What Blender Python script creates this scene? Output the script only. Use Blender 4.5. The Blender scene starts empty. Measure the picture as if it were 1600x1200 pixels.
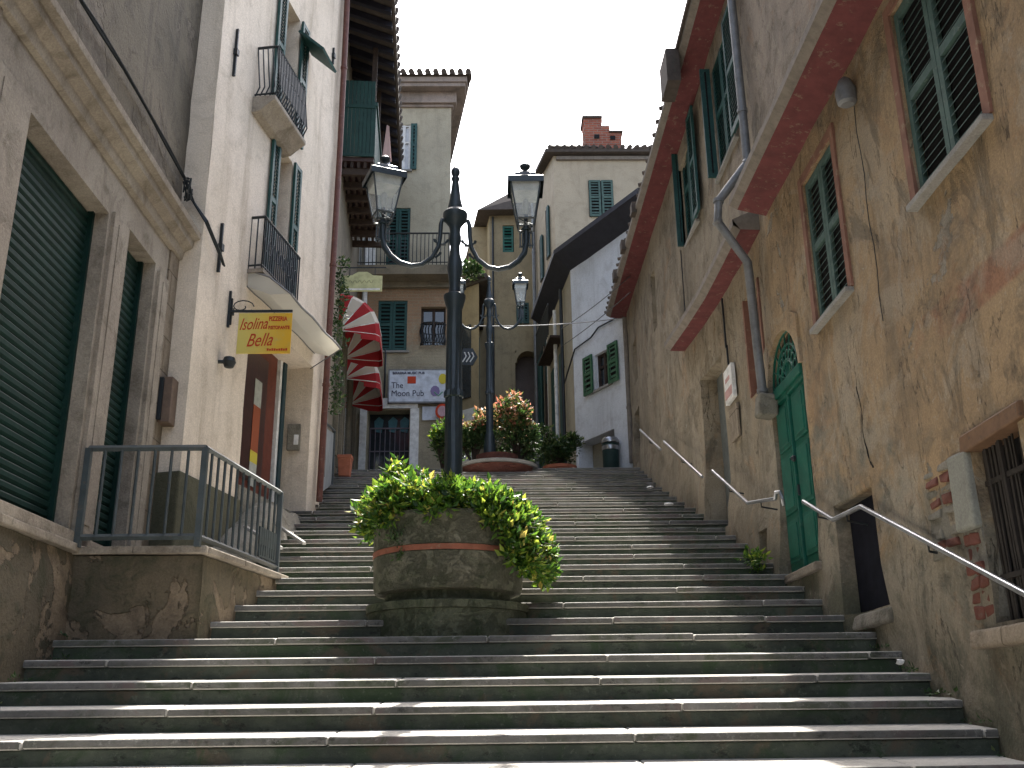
import bpy, bmesh, math, random
from mathutils import Vector, Matrix, noise
random.seed(7)
C = bpy.context.scene.collection
R = math.radians
sc = bpy.context.scene

# ------------------------------------------------------------------ camera
F_PX = 1560.0; PITCH = R(18.27); YAW = R(1.0); ROLL = 0.0115; EYE = Vector((0, 0, 1.7))
fw = Vector((math.sin(YAW)*math.cos(PITCH), math.cos(YAW)*math.cos(PITCH), math.sin(PITCH)))
rt = fw.cross(Vector((0, 0, 1))).normalized(); up = rt.cross(fw)
r2 = math.cos(ROLL)*rt - math.sin(ROLL)*up; u2 = math.sin(ROLL)*rt + math.cos(ROLL)*up
cam = bpy.data.cameras.new('camera'); camo = bpy.data.objects.new('camera', cam); C.objects.link(camo)
m3 = Matrix((r2, u2, -fw)).transposed()
camo.matrix_world = Matrix.Translation(EYE) @ m3.to_4x4()
cam.sensor_width = 36; cam.lens = F_PX/1600*36; cam.clip_start = .05; cam.clip_end = 1000
sc.camera = camo
# ------------------------------------------------------------------ light
SUN_EL, SUN_AZ = R(57), R(5.0)            # azimuth from +Y towards +X
wd = bpy.data.worlds.new('World'); sc.world = wd; wd.use_nodes = True
nt = wd.node_tree; nt.nodes.clear()
sky = nt.nodes.new('ShaderNodeTexSky'); sky.sky_type = 'NISHITA'; sky.sun_disc = False
sky.sun_elevation = SUN_EL; sky.sun_rotation = SUN_AZ; sky.dust_density = 4.0; sky.air_density = 1.0; sky.ozone_density = 1.0
hs = nt.nodes.new('ShaderNodeHueSaturation'); hs.inputs['Saturation'].default_value = .66
bg = nt.nodes.new('ShaderNodeBackground'); bg.inputs[1].default_value = .15
wo = nt.nodes.new('ShaderNodeOutputWorld')
nt.links.new(sky.outputs[0], hs.inputs['Color']); nt.links.new(hs.outputs[0], bg.inputs[0]); nt.links.new(bg.outputs[0], wo.inputs[0])
sd = bpy.data.lights.new('sun', 'SUN'); sd.energy = 5.0; sd.angle = R(.6); sd.color = (1, .95, .87)
so = bpy.data.objects.new('sun', sd); C.objects.link(so)
so.rotation_euler = Vector((math.sin(SUN_AZ)*math.cos(SUN_EL), math.cos(SUN_AZ)*math.cos(SUN_EL), math.sin(SUN_EL))).to_track_quat('Z', 'Y').to_euler()
so.location = (0, 0, 30)
vs = sc.view_settings
vs.view_transform = 'Standard'; vs.look = 'None'; vs.gamma = 1; vs.exposure = 2.0; vs.use_curve_mapping = False
sc.cycles.max_bounces = 8; sc.cycles.transparent_max_bounces = 16

# ------------------------------------------------------------------ helpers
class Fr:
    def __init__(s, p, d, n): s.p, s.d, s.n = p, d, n
    def pt(s, a, z, o=0): return Vector((s.p[0]+s.d[0]*a+s.n[0]*o, s.p[1]+s.d[1]*a+s.n[1]*o, z))
def fr_dir(p, d, side):      # unit direction, normal to the right (side=1) or left of d
    L = math.hypot(*d); return Fr(p, d, (d[1]/L*side, -d[0]/L*side))
WF = Fr((0, 0), (1, 0), (0, 1))
ROOT = {}
SPLIT = {'pilaster', 'post', 'block_pier', 'gutter_box', 'tall_shutter', 'dark_opening', 'shop_window', 'cap', 'flue_hole', 'guide', 'doorstep', 'slab', 'window_sticker', 'panel', 'joist', 'rafter', 'poster', 'handle'}
class MB:
    def __init__(s): s.v = []; s.f = []; s.mi = []
    def poly(s, pts, mi=0):
        b = len(s.v); s.v += [Vector(p) for p in pts]; s.f.append(tuple(range(b, b+len(pts)))); s.mi.append(mi)
    def mesh(s, vs_, fs, mi=0):
        b = len(s.v); s.v += [Vector(p) for p in vs_]
        for f in fs: s.f.append(tuple(i+b for i in f)); s.mi.append(mi)
    def box(s, fr, s0, s1, z0, z1, o0, o1, mi=0, jit=0):
        p = [fr.pt(a, z, o) for a, z, o in ((s0, z0, o0), (s1, z0, o0), (s1, z0, o1), (s0, z0, o1), (s0, z1, o0), (s1, z1, o0), (s1, z1, o1), (s0, z1, o1))]
        if jit: p = [q+Vector([random.uniform(-jit, jit) for _ in range(3)]) for q in p]
        s.mesh(p, ((0, 3, 2, 1), (4, 5, 6, 7), (0, 1, 5, 4), (1, 2, 6, 5), (2, 3, 7, 6), (3, 0, 4, 7)), mi)
    def prism(s, fr, pl, o0, o1, mi=0):
        n = len(pl); a = [fr.pt(x, z, o0) for x, z in pl]; b = [fr.pt(x, z, o1) for x, z in pl]
        s.mesh(a+b, [tuple(range(n)), tuple(range(2*n-1, n-1, -1))]+[(i, (i+1) % n, n+(i+1) % n, n+i) for i in range(n)], mi)
    def prof(s, fr, pl, s0, s1, mi=0):            # (o,z) profile swept along s
        n = len(pl); a = [fr.pt(s0, z, o) for o, z in pl]; b = [fr.pt(s1, z, o) for o, z in pl]
        s.mesh(a+b, [tuple(range(n)), tuple(range(2*n-1, n-1, -1))]+[(i, (i+1) % n, n+(i+1) % n, n+i) for i in range(n)], mi)
    def tube(s, pts, r, n=8, mi=0, caps=True):
        pts = [Vector(p) for p in pts]; k = len(pts); rr = r if isinstance(r, (list, tuple)) else [r]*k
        vs_ = []; ref = None
        for i, p in enumerate(pts):
            t = (pts[min(i+1, k-1)]-pts[max(i-1, 0)]).normalized()
            if ref is None:
                ref = Vector((0, 0, 1)) if abs(t.z) < .9 else Vector((1, 0, 0))
            a = t.cross(ref); a = a.normalized() if a.length > 1e-5 else t.orthogonal().normalized()
            b = a.cross(t); ref = b
            for j in range(n):
                w = 2*math.pi*j/n; vs_.append(p+(a*math.cos(w)+b*math.sin(w))*rr[i])
        fs = [(i*n+j, i*n+(j+1) % n, (i+1)*n+(j+1) % n, (i+1)*n+j) for i in range(k-1) for j in range(n)]
        if caps: fs += [tuple(range(n-1, -1, -1)), tuple(range((k-1)*n, k*n))]
        s.mesh(vs_, fs, mi)
    def lathe(s, c, pr, n=24, mi=0, flute=None, sq=0):
        vs_ = []
        for r, z in pr:
            for j in range(n):
                w = 2*math.pi*j/n; q = r
                if flute and flute[0] < z < flute[1] and j % 2: q = r*flute[2]
                if sq: w += sq
                vs_.append(Vector((c[0]+q*math.cos(w), c[1]+q*math.sin(w), c[2]+z)))
        k = len(pr)
        fs = [(i*n+j, i*n+(j+1) % n, (i+1)*n+(j+1) % n, (i+1)*n+j) for i in range(k-1) for j in range(n)]
        fs += [tuple(range(n-1, -1, -1)), tuple(range((k-1)*n, k*n))]
        s.mesh(vs_, fs, mi)
    def comps(s):
        par = list(range(len(s.v)))
        def fd(i):
            while par[i] != i: par[i] = par[par[i]]; i = par[i]
            return i
        for f in s.f:
            a = fd(f[0])
            for i in f[1:]: par[fd(i)] = a
        g = {}
        for f, m in zip(s.f, s.mi): g.setdefault(fd(f[0]), []).append((f, m))
        out = []
        for L in g.values():
            ids = sorted({i for f, _ in L for i in f}); mp = {i: k for k, i in enumerate(ids)}; q = MB(); q.v = [s.v[i] for i in ids]; q.f = [tuple(mp[i] for i in f) for f, _ in L]; q.mi = [m for _, m in L]; out.append(q)
        return out
    def build(s, name, mats, parent=None, smooth=False, bevel=0, label=None):
        if name in SPLIT:
            cs = s.comps()
            if len(cs) > 1: return [c.build1(name, mats, parent, smooth, bevel, label) for c in cs][0]
        return s.build1(name, mats, parent, smooth, bevel, label)
    def build1(s, name, mats, parent=None, smooth=False, bevel=0, label=None):
        me = bpy.data.meshes.new(name)
        off = ROOT.get(parent.name if parent else None, Vector((0, 0, 0)))
        me.from_pydata([tuple(v-off) for v in s.v], [], s.f)
        if not isinstance(mats, (list, tuple)): mats = [mats]
        for m in mats: me.materials.append(m)
        me.polygons.foreach_set('material_index', s.mi)
        bm = bmesh.new(); bm.from_mesh(me); bmesh.ops.recalc_face_normals(bm, faces=bm.faces); bm.to_mesh(me); bm.free()
        if smooth:
            me.polygons.foreach_set('use_smooth', [True]*len(me.polygons)); me.set_sharp_from_angle(angle=R(38))
        o = bpy.data.objects.new(name, me); C.objects.link(o)
        if parent: o.parent = parent; ROOT[o.name] = off
        if bevel:
            b = o.modifiers.new('bevel', 'BEVEL'); b.width = bevel; b.segments = 3 if bevel > .013 else 2; b.limit_method = 'ANGLE'
        if label: o['label'] = label
        return o
def thing(name, label, cat, loc=(0, 0, 0), group=None):
    o = bpy.data.objects.new(name, None); C.objects.link(o); o.location = loc; o.empty_display_size = .2
    o['label'] = label; o['category'] = cat
    if group: o['group'] = group
    ROOT[o.name] = Vector(loc); return o
def tag(o, label, cat, group=None):
    o['label'] = label; o['category'] = cat
    if group: o['group'] = group
    return o
def struct(o): o['kind'] = 'structure'; return o
def nz(*a): return noise.noise(Vector(a))
def sst(a, b, x): t = min(1, max(0, (x-a)/(b-a))); return t*t*(3-2*t)

# ------------------------------------------------------------------ materials
class MT:
    def __init__(s, name, rough=.9, spec=.3, metal=0):
        s.mm = bpy.data.materials.new(name); s.mm.use_nodes = True; s.t = s.mm.node_tree; s.t.nodes.clear()
        s.b = s.n('ShaderNodeBsdfPrincipled'); s.o = s.n('ShaderNodeOutputMaterial'); s.l(s.b.outputs[0], s.o.inputs[0])
        s.b.inputs['Roughness'].default_value = rough; s.b.inputs['Specular IOR Level'].default_value = spec; s.b.inputs['Metallic'].default_value = metal
        s.pos = s.n('ShaderNodeNewGeometry').outputs['Position']
    def n(s, t): return s.t.nodes.new(t)
    def l(s, a, b): s.t.links.new(a, b)
    def set(s, inp, v):
        if isinstance(v, (int, float)): inp.default_value = v
        elif isinstance(v, (tuple, list)): inp.default_value = tuple(v)+(1,)*(4-len(v)) if len(inp.default_value) == 4 else tuple(v)
        else: s.l(v, inp)
    def map(s, sc_, loc=(0, 0, 0)):
        k = s.n('ShaderNodeMapping'); s.l(s.pos, k.inputs[0]); k.inputs['Scale'].default_value = sc_; k.inputs['Location'].default_value = loc; return k.outputs[0]
    def noise(s, scale, detail=4, rough=.55, st=None, loc=(0, 0, 0), dist=0):
        k = s.n('ShaderNodeTexNoise'); s.l(s.map(st or (1, 1, 1), loc), k.inputs['Vector'])
        k.inputs['Scale'].default_value = scale; k.inputs['Detail'].default_value = detail; k.inputs['Roughness'].default_value = rough; k.inputs['Distortion'].default_value = dist
        return k.outputs['Fac']
    def ramp(s, f, a, b, c0=0., c1=1.):
        k = s.n('ShaderNodeMapRange'); s.set(k.inputs[0], f); k.inputs[1].default_value = a; k.inputs[2].default_value = b; k.inputs[3].default_value = c0; k.inputs[4].default_value = c1
        k.interpolation_type = 'SMOOTHSTEP'; return k.outputs[0]
    def mix(s, f, a, b, mode='MIX'):
        k = s.n('ShaderNodeMix'); k.data_type = 'RGBA'; k.blend_type = mode
        s.set(k.inputs[0], f); s.set(k.inputs[6], a); s.set(k.inputs[7], b); return k.outputs[2]
    def m(s, op, a, b=0.):
        k = s.n('ShaderNodeMath'); k.operation = op; s.set(k.inputs[0], a); s.set(k.inputs[1], b); return k.outputs[0]
    def xyz(s):
        k = s.n('ShaderNodeSeparateXYZ'); s.l(s.pos, k.inputs[0]); return k.outputs
    def bump(s, h, strength=.3, dist=.02):
        k = s.n('ShaderNodeBump'); k.inputs['Strength'].default_value = strength; k.inputs['Distance'].default_value = dist
        s.l(h, k.inputs['Height']); s.l(k.outputs[0], s.b.inputs['Normal'])
    def island(s):
        return s.n('ShaderNodeNewGeometry').outputs['Random Per Island']
    def col(s, c): s.set(s.b.inputs['Base Color'], c); return s.m_()
    def m_(s): return s.mm

def plaster(name, c1, c2, stain=(.1, .09, .08), st_amt=.5, streak=.5, patch=None, thr=.6, pscale=.8, low=None, bump=.5, extra=None, seed=0):
    t = MT(name); L = (seed*3.7, seed*1.3, seed*2.1)
    big = t.ramp(t.noise(.7, 5, .6, loc=L), .35, .65)
    c = t.mix(big, c1, c2)
    mid = t.ramp(t.noise(3.5, 6, .7, loc=L, dist=.6), .45, .72)
    c = t.mix(t.m('MULTIPLY', mid, st_amt), c, stain)
    sk = t.ramp(t.noise(2.2, 5, .65, st=(1.6, 1.6, .16), loc=L), .48, .75)
    c = t.mix(t.m('MULTIPLY', sk, streak), c, stain)
    hgt = t.noise(22, 6, .7)
    h = t.m('ADD', t.m('MULTIPLY', hgt, .5), t.m('MULTIPLY', mid, .25))
    if patch:
        pn = t.noise(pscale, 7, .62, loc=(L[0]+5, L[1], L[2]), dist=.5)
        pm = t.ramp(pn, thr, thr+.02)
        pc = t.mix(t.ramp(t.noise(9, 5, .7), .35, .7), patch, tuple(x*.6 for x in patch))
        c = t.mix(pm, c, pc); h = t.m('SUBTRACT', h, t.m('MULTIPLY', pm, .7))
    if extra: c, h = extra(t, c, h)
    fine = t.ramp(t.noise(60, 3, .7), .3, .75, .82, 1.12)
    k = t.n('ShaderNodeMix'); k.data_type = 'RGBA'; k.blend_type = 'MULTIPLY'; k.inputs[0].default_value = 1; t.l(c, k.inputs[6]); t.l(fine, k.inputs[7])
    c = k.outputs[2]
    t.bump(h, bump, .045)
    return t.col(c)
def paint(name, c, wear=None, amt=.3, rough=.6, spec=.35, bump=.15, metal=0, scale=8):
    t = MT(name, rough, spec, metal)
    n = t.noise(scale, 6, .7)
    cc = t.mix(t.ramp(n, .3, .75), c, tuple(x*.62 for x in c))
    if wear: cc = t.mix(t.m('MULTIPLY', t.ramp(t.noise(scale*2.3, 6, .75, loc=(3, 1, 2)), .56, .66), amt), cc, wear)
    t.bump(t.noise(scale*5, 4, .6), bump, .01)
    return t.col(cc)

def zrel(t, k=.3778, z0=1.41, y0=5.61):       # height above the stair line
    x = t.xyz(); return t.m('SUBTRACT', t.m('SUBTRACT', x[2], z0), t.m('MULTIPLY', t.m('SUBTRACT', x[1], y0), k))
def ochre_extra(t, c, h):
    x = t.xyz()
    n1 = t.noise(1.1, 6, .65, loc=(7, 2, 1), dist=.7)
    # bare grey-green render rising from the foot of the wall
    zr = zrel(t)
    lowm = t.ramp(t.m('ADD', zr, t.m('MULTIPLY', t.m('SUBTRACT', n1, .5), 5.0)), 1.9, .9)
    lowc = t.mix(t.ramp(t.noise(5, 6, .7), .35, .65), (.21, .185, .14), (.125, .12, .095))
    c = t.mix(t.m('MULTIPLY', lowm, .95), c, lowc)
    # greener damp at the very bottom
    dm = t.ramp(t.m('ADD', zr, t.m('MULTIPLY', t.m('SUBTRACT', t.noise(3, 5, .6, loc=(1, 5, 0)), .5), 1.6)), .55, -.1)
    c = t.mix(t.m('MULTIPLY', dm, .75), c, (.075, .08, .05))
    # upper storey and the far part are grey-brown, streaked
    upm = t.ramp(t.m('ADD', x[2], t.m('MULTIPLY', n1, .8)), 6.9, 7.3)
    upc = t.mix(t.ramp(t.noise(1.6, 6, .7, st=(1, 1, .5), dist=.4), .35, .7), (.30, .245, .19), (.20, .165, .13))
    c = t.mix(upm, c, upc)
    farm = t.ramp(t.m('ADD', x[1], t.m('MULTIPLY', n1, 2.2)), 10.3, 12.2)
    farc = t.mix(t.ramp(t.noise(1.9, 7, .75, st=(1, 1, .4), dist=.6), .38, .66), (.27, .225, .16), (.17, .145, .105))
    c = t.mix(t.m('MULTIPLY', farm, .9), c, farc)
    # faded red painted stripe near the camera
    sm = t.m('MULTIPLY', t.ramp(t.m('ABSOLUTE', t.m('SUBTRACT', x[2], 4.06)), .14, .10), t.ramp(t.m('ADD', x[1], t.m('MULTIPLY', t.noise(4, 5, .7), 3.)), 7.7, 6.8))
    c = t.mix(t.m('MULTIPLY', sm, .6), c, (.22, .075, .045))
    mo = t.ramp(t.noise(2.3, 8, .75, loc=(6, 3, 8), dist=1.1), .50, .66)
    c = t.mix(t.m('MULTIPLY', mo, .6), c, (.115, .088, .06))
    og = t.ramp(t.noise(1.9, 7, .7, loc=(16, 3, 2), dist=.8), .56, .62)
    c = t.mix(t.m('MULTIPLY', og, .28), c, (.30, .17, .085))
    sp = t.ramp(t.noise(8, 8, .8, loc=(3, 13, 2), dist=.5), .60, .65)
    c = t.mix(t.m('MULTIPLY', sp, .5), c, (.34, .31, .25))
    lb = t.ramp(t.noise(.75, 8, .72, loc=(26, 3, 9), dist=.9), .50, .60)
    c = t.mix(t.m('MULTIPLY', lb, .5), c, (.33, .285, .215))
    db = t.ramp(t.noise(1.5, 8, .78, loc=(2, 31, 5), st=(1, 1, .6), dist=1.), .54, .64)
    c = t.mix(t.m('MULTIPLY', db, .55), c, (.085, .072, .052)); h = t.m('SUBTRACT', h, t.m('MULTIPLY', db, .35))
    # pale lime repairs under the stripe
    pm = t.ramp(t.noise(.9, 7, .7, loc=(2, 9, 4), dist=1.), .60, .63)
    c = t.mix(t.m('MULTIPLY', pm, .35), c, (.32, .28, .22))
    cr = t.noise(1.3, 8, .5, st=(3, 3, .5), loc=(4, 4, 1))
    ck = t.ramp(t.m('ABSOLUTE', t.m('SUBTRACT', cr, .5)), .004, .0)
    c = t.mix(t.m('MULTIPLY', ck, .7), c, (.05, .04, .03)); h = t.m('SUBTRACT', h, ck)
    return c, h
M = {}
M['ochre'] = plaster('ochre_plaster', (.34, .24, .135), (.27, .19, .11), stain=(.12, .095, .065), st_amt=.55, streak=.55, patch=(.26, .23, .18), thr=.63, pscale=.9, bump=.7, extra=ochre_extra)
M['cream'] = plaster('cream_render', (.68, .59, .485), (.61, .53, .43), stain=(.33, .27, .20), st_amt=.38, streak=.6, bump=.35, seed=2)
M['creamd'] = plaster('damp_plinth_render', (.10, .095, .06), (.07, .07, .045), stain=(.03, .035, .02), st_amt=.6, streak=.4, bump=.6, seed=3)
def blocks(t, c, h):
    k = t.n('ShaderNodeTexBrick'); x = t.xyz(); cb = t.n('ShaderNodeCombineXYZ'); t.l(x[1], cb.inputs[0]); t.l(x[2], cb.inputs[1]); t.l(cb.outputs[0], k.inputs[0])
    k.inputs['Scale'].default_value = 1; k.inputs['Brick Width'].default_value = .62; k.inputs['Row Height'].default_value = .36; k.inputs['Mortar Size'].default_value = .008
    k.inputs['Color1'].default_value = (1, 1, 1, 1); k.inputs['Color2'].default_value = (.78, .76, .74, 1); k.inputs['Mortar'].default_value = (.45, .43, .4, 1)
    c = t.mix(.9, c, k.outputs['Color'], 'MULTIPLY'); h = t.m('SUBTRACT', h, t.m('MULTIPLY', k.outputs['Fac'], .8)); return c, h
M['stone'] = plaster('pale_cut_stone', (.33, .29, .235), (.25, .215, .175), stain=(.115, .095, .07), st_amt=.7, streak=.5, bump=.6, seed=4)
M['stoneb'] = plaster('block_stone', (.30, .25, .19), (.23, .19, .14), stain=(.11, .09, .065), st_amt=.6, streak=.4, bump=.8, seed=5, extra=blocks)
M['upperl'] = plaster('stained_grey_plaster', (.15, .125, .09), (.10, .085, .06), stain=(.04, .035, .03), st_amt=.6, streak=.7, patch=(.15, .125, .095), thr=.56, pscale=1.1, bump=.7, seed=6)
M['retain'] = plaster('mossy_rough_wall', (.16, .125, .08), (.095, .08, .055), stain=(.035, .04, .02), st_amt=.85, streak=.75, patch=(.22, .17, .115), thr=.57, pscale=1.9, bump=1., seed=8)
M['granite'] = plaster('grey_granite', (.30, .29, .27), (.23, .225, .21), stain=(.09, .09, .07), st_amt=.4, streak=.1, bump=.3, seed=9)
def brickx(c1, c2, mo, w=.24, hh=.075, axis=0):
    def f(t, c, h):
        k = t.n('ShaderNodeTexBrick'); x = t.xyz(); cb = t.n('ShaderNodeCombineXYZ'); t.l(x[axis], cb.inputs[0]); t.l(x[2], cb.inputs[1]); t.l(cb.outputs[0], k.inputs[0])
        k.inputs['Scale'].default_value = 1; k.inputs['Brick Width'].default_value = w; k.inputs['Row Height'].default_value = hh; k.inputs['Mortar Size'].default_value = .009
        k.inputs['Color1'].default_value = (*c1, 1); k.inputs['Color2'].default_value = (*c2, 1); k.inputs['Mortar'].default_value = (*mo, 1)
        return t.mix(.85, c, k.outputs['Color']), t.m('SUBTRACT', h, t.m('MULTIPLY', k.outputs['Fac'], 1.))
    return f
M['brick'] = plaster('red_brick', (.3, .1, .06), (.25, .08, .05), bump=.8, seed=10, extra=brickx((.36, .11, .065), (.24, .075, .05), (.26, .22, .18)))
def pubmix(t, c, h):
    f = brickx((.33, .20, .115), (.26, .155, .095), (.27, .21, .14)); c2, h2 = f(t, c, h)
    x = t.xyz(); m_ = t.ramp(t.m('ADD', x[2], t.m('MULTIPLY', t.noise(1.5, 5, .7), 2.)), 10.1, 10.7)
    c3 = t.mix(t.ramp(t.noise(2.5, 5, .65), .35, .65), (.33, .29, .205), (.24, .21, .15))
    return t.mix(t.m('MULTIPLY', m_, .8), c3, c2), h2
M['orange'] = plaster('orange_brickwork', (.32, .17, .09), (.28, .15, .08), bump=.5, seed=11, extra=pubmix)
def greyplinth(t, c, h): return c, h
M['pub'] = plaster('grey_beige_render', (.40, .365, .275), (.34, .31, .235), stain=(.19, .17, .13), st_amt=.35, streak=.35, bump=.3, seed=12)
M['wood_dark'] = paint('dark_timber', (.045, .03, .022), (.12, .09, .07), .4, rough=.8)
M['house3'] = plaster('dull_brown_render', (.20, .17, .12), (.14, .12, .09), stain=(.06, .06, .045), seed=13, bump=.4)
M['grey'] = plaster('pale_grey_render', (.66, .69, .73), (.58, .61, .65), stain=(.25, .25, .25), st_amt=.3, streak=.35, bump=.25, seed=14)
M['c_wall'] = plaster('warm_grey_render', (.43, .365, .27), (.36, .31, .23), stain=(.22, .18, .13), st_amt=.4, streak=.45, patch=(.48, .46, .42), thr=.62, bump=.3, seed=15)
M['d_wall'] = plaster('olive_render', (.34, .28, .175), (.28, .235, .15), stain=(.15, .12, .08), st_amt=.4, streak=.4, bump=.3, seed=16)
M['red'] = paint('worn_red_paint', (.13, .036, .036), (.17, .12, .09), .7, rough=.85, scale=5)
M['redfade'] = paint('faded_red_border', (.23, .115, .08), (.27, .2, .13), .95, rough=.9, scale=4)
M['fascia'] = paint('grey_stone_edge', (.20, .175, .15), (.1, .09, .08), .5, rough=.9)
M['teal'] = paint('teal_shutter_paint', (.016, .066, .060), (.10, .14, .12), .3, rough=.55)
M['tealpale'] = paint('weathered_teal_shutter_paint', (.065, .115, .10), (.17, .19, .165), .5, rough=.75)
M['greenbr'] = paint('bright_green_paint', (.035, .12, .06), (.1, .17, .1), .3, rough=.6)
M['door'] = paint('green_door_paint', (.006, .10, .068), (.09, .15, .11), .3, rough=.45, scale=5)
M['roller'] = paint('dark_green_roller', (.004, .026, .021), (.02, .045, .035), .4, rough=.6, spec=.2, scale=3)
M['iron'] = paint('black_iron', (.012, .018, .022), (.05, .03, .02), .4, rough=.5, spec=.5, metal=.2)
M['lampiron'] = paint('blue_black_cast_iron', (.018, .03, .038), (.05, .06, .06), .4, rough=.42, spec=.5)
M['railgrey'] = paint('grey_blue_railing_paint', (.05, .065, .07), (.13, .09, .06), .35, rough=.5, spec=.5)
M['steel'] = paint('galvanised_steel', (.42, .43, .45), (.25, .24, .23), .5, rough=.3, spec=.6, metal=.75)
M['zinc'] = paint('grey_zinc_pipe', (.20, .205, .21), (.12, .10, .09), .5, rough=.5, metal=.3)
M['rustpipe'] = paint('brown_downpipe', (.12, .045, .032), (.2, .13, .1), .5, rough=.6)
M['dark'] = MT('deep_shade_black').col((.008, .008, .009))
M['glassdark'] = paint('dark_window_glass', (.03, .038, .045), None, rough=.08, spec=.8, bump=.02)
M['curtain'] = paint('pale_curtain', (.6, .62, .66), None, rough=.8)
M['tile'] = paint('old_roof_tile', (.075, .06, .05), (.05, .06, .045), .7, rough=.9)
M['soil'] = MT('soil').col((.03, .022, .015))
M['white'] = paint('white_paint', (.72, .72, .70), (.4, .4, .38), .3, rough=.6)
M['terracotta'] = paint('terracotta', (.42, .14, .075), (.5, .25, .17), .4, rough=.85)
M['rawbrick'] = paint('loose_red_brick', (.14, .052, .038), (.12, .095, .07), .7, rough=.95, bump=.6)
M['copper'] = paint('orange_painted_band', (.24, .085, .05), (.20, .17, .12), .5, rough=.8)
def steps_mat(name, c1, c2, moss, isl=.35, rough=.85, brown=None):
    t = MT(name, rough, .3)
    c = t.mix(t.ramp(t.noise(2.6, 6, .7, st=(1, 1, 1.6)), .38, .62), c1, c2)
    if brown: c = t.mix(t.m('MULTIPLY', t.ramp(t.noise(1.7, 6, .7, loc=(8, 1, 3), dist=.8), .53, .62), .8), c, brown)
    c = t.mix(t.m('MULTIPLY', t.ramp(t.noise(2.1, 8, .75, loc=(3, 3, 3), dist=.8), .48, .64), .85), c, moss)
    c = t.mix(t.m('MULTIPLY', t.ramp(t.noise(5, 6, .8, loc=(1, 7, 3), st=(1, 1, 2)), .56, .66), .75), c, tuple(x*.3 for x in c2))
    c = t.mix(t.m('MULTIPLY', t.ramp(t.noise(17, 5, .8), .56, .68), .6), c, tuple(min(1, x*1.7) for x in c1))
    k = t.n('ShaderNodeHueSaturation'); t.l(c, k.inputs['Color']); t.l(t.m('ADD', t.m('MULTIPLY', t.island(), isl), 1-isl/2), k.inputs['Value'])
    t.bump(t.noise(26, 7, .8), .7, .015)
    return t.col(k.outputs[0])
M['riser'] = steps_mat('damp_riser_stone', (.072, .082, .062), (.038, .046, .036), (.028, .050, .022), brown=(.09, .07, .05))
M['tread'] = plaster('sunlit_worn_slab', (.50, .48, .44), (.42, .405, .37), stain=(.26, .25, .21), st_amt=.45, streak=0, bump=.3, seed=31)  # worn slab, paled so the sun's brightness on the treads is in its colour
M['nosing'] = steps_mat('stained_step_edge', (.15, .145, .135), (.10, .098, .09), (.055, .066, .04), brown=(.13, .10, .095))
def mott(t, c, h):
    a = t.ramp(t.noise(7, 8, .8, dist=.6), .46, .62); c = t.mix(t.m('MULTIPLY', a, .42), c, (.055, .065, .035))
    b = t.ramp(t.noise(13, 7, .8, loc=(4, 2, 7)), .55, .66); c = t.mix(t.m('MULTIPLY', b, .4), c, (.24, .23, .175))
    return c, t.m('SUBTRACT', h, t.m('MULTIPLY', a, .3))
M['planter'] = plaster('mossy_cast_stone', (.15, .14, .10), (.10, .10, .072), stain=(.05, .065, .03), st_amt=.8, streak=.6, bump=1., seed=20, extra=mott)
M['plantbase'] = plaster('green_stained_stone', (.13, .135, .09), (.08, .09, .055), stain=(.035, .05, .02), st_amt=.8, streak=.7, bump=.9, seed=21, extra=mott)
M['rubble'] = plaster('crumbling_mortar', (.26, .24, .2), (.17, .16, .13), stain=(.07, .065, .05), st_amt=.7, bump=1., seed=22)
M['asphalt'] = plaster('worn_paving', (.16, .15, .13), (.11, .105, .095), st_amt=.4, bump=.5, seed=23)
def leafmat(name, stops, tr=.45):
    t = MT(name, .45, .45); r = t.island(); k = t.n('ShaderNodeValToRGB'); t.l(r, k.inputs[0]); e = k.color_ramp.elements
    while len(e) < len(stops): e.new(.5)
    for i, (p, c) in enumerate(stops): e[i].position = p; e[i].color = (*c, 1)
    tb = t.n('ShaderNodeBsdfTranslucent'); mx = t.n('ShaderNodeMixShader'); mx.inputs[0].default_value = tr
    g = t.n('ShaderNodeHueSaturation'); g.inputs['Value'].default_value = 1.25; g.inputs['Hue'].default_value = .49; t.l(k.outputs[0], g.inputs['Color'])
    t.l(g.outputs[0], tb.inputs[0]); t.l(k.outputs[0], t.b.inputs['Base Color']); t.l(t.b.outputs[0], mx.inputs[1]); t.l(tb.outputs[0], mx.inputs[2]); t.l(mx.outputs[0], t.o.inputs[0])
    return t.mm
M['leaf'] = leafmat('fresh_green_leaves', [(0, (.015, .05, .008)), (.35, (.04, .11, .012)), (.7, (.10, .20, .02)), (.92, (.26, .33, .04)), (1, (.40, .33, .08))])
M['leafdark'] = leafmat('dark_glossy_leaves', [(0, (.02, .05, .015)), (.7, (.04, .085, .022)), (1, (.13, .16, .06))], .3)
M['leafred'] = leafmat('red_tipped_leaves', [(0, (.03, .08, .015)), (.4, (.09, .13, .03)), (.65, (.26, .16, .07)), (.85, (.40, .14, .09)), (1, (.55, .42, .26))], .4)
M['flower'] = leafmat('pale_flowers', [(0, (.6, .58, .55)), (1, (.75, .7, .62))], .4)
def glassmat():
    t = MT('lantern_glass', .1, .5); t.b.inputs['Base Color'].default_value = (.8, .85, .88, 1)
    tr = t.n('ShaderNodeBsdfTransparent'); tr.inputs[0].default_value = (.92, .95, .96, 1); mx = t.n('ShaderNodeMixShader'); mx.inputs[0].default_value = .72
    t.l(t.b.outputs[0], mx.inputs[1]); t.l(tr.outputs[0], mx.inputs[2]); t.l(mx.outputs[0], t.o.inputs[0]); return t.mm
M['glass'] = glassmat()
M['opal'] = paint('grey_opal_reflector', (.42, .42, .38), None, rough=.5)
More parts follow.
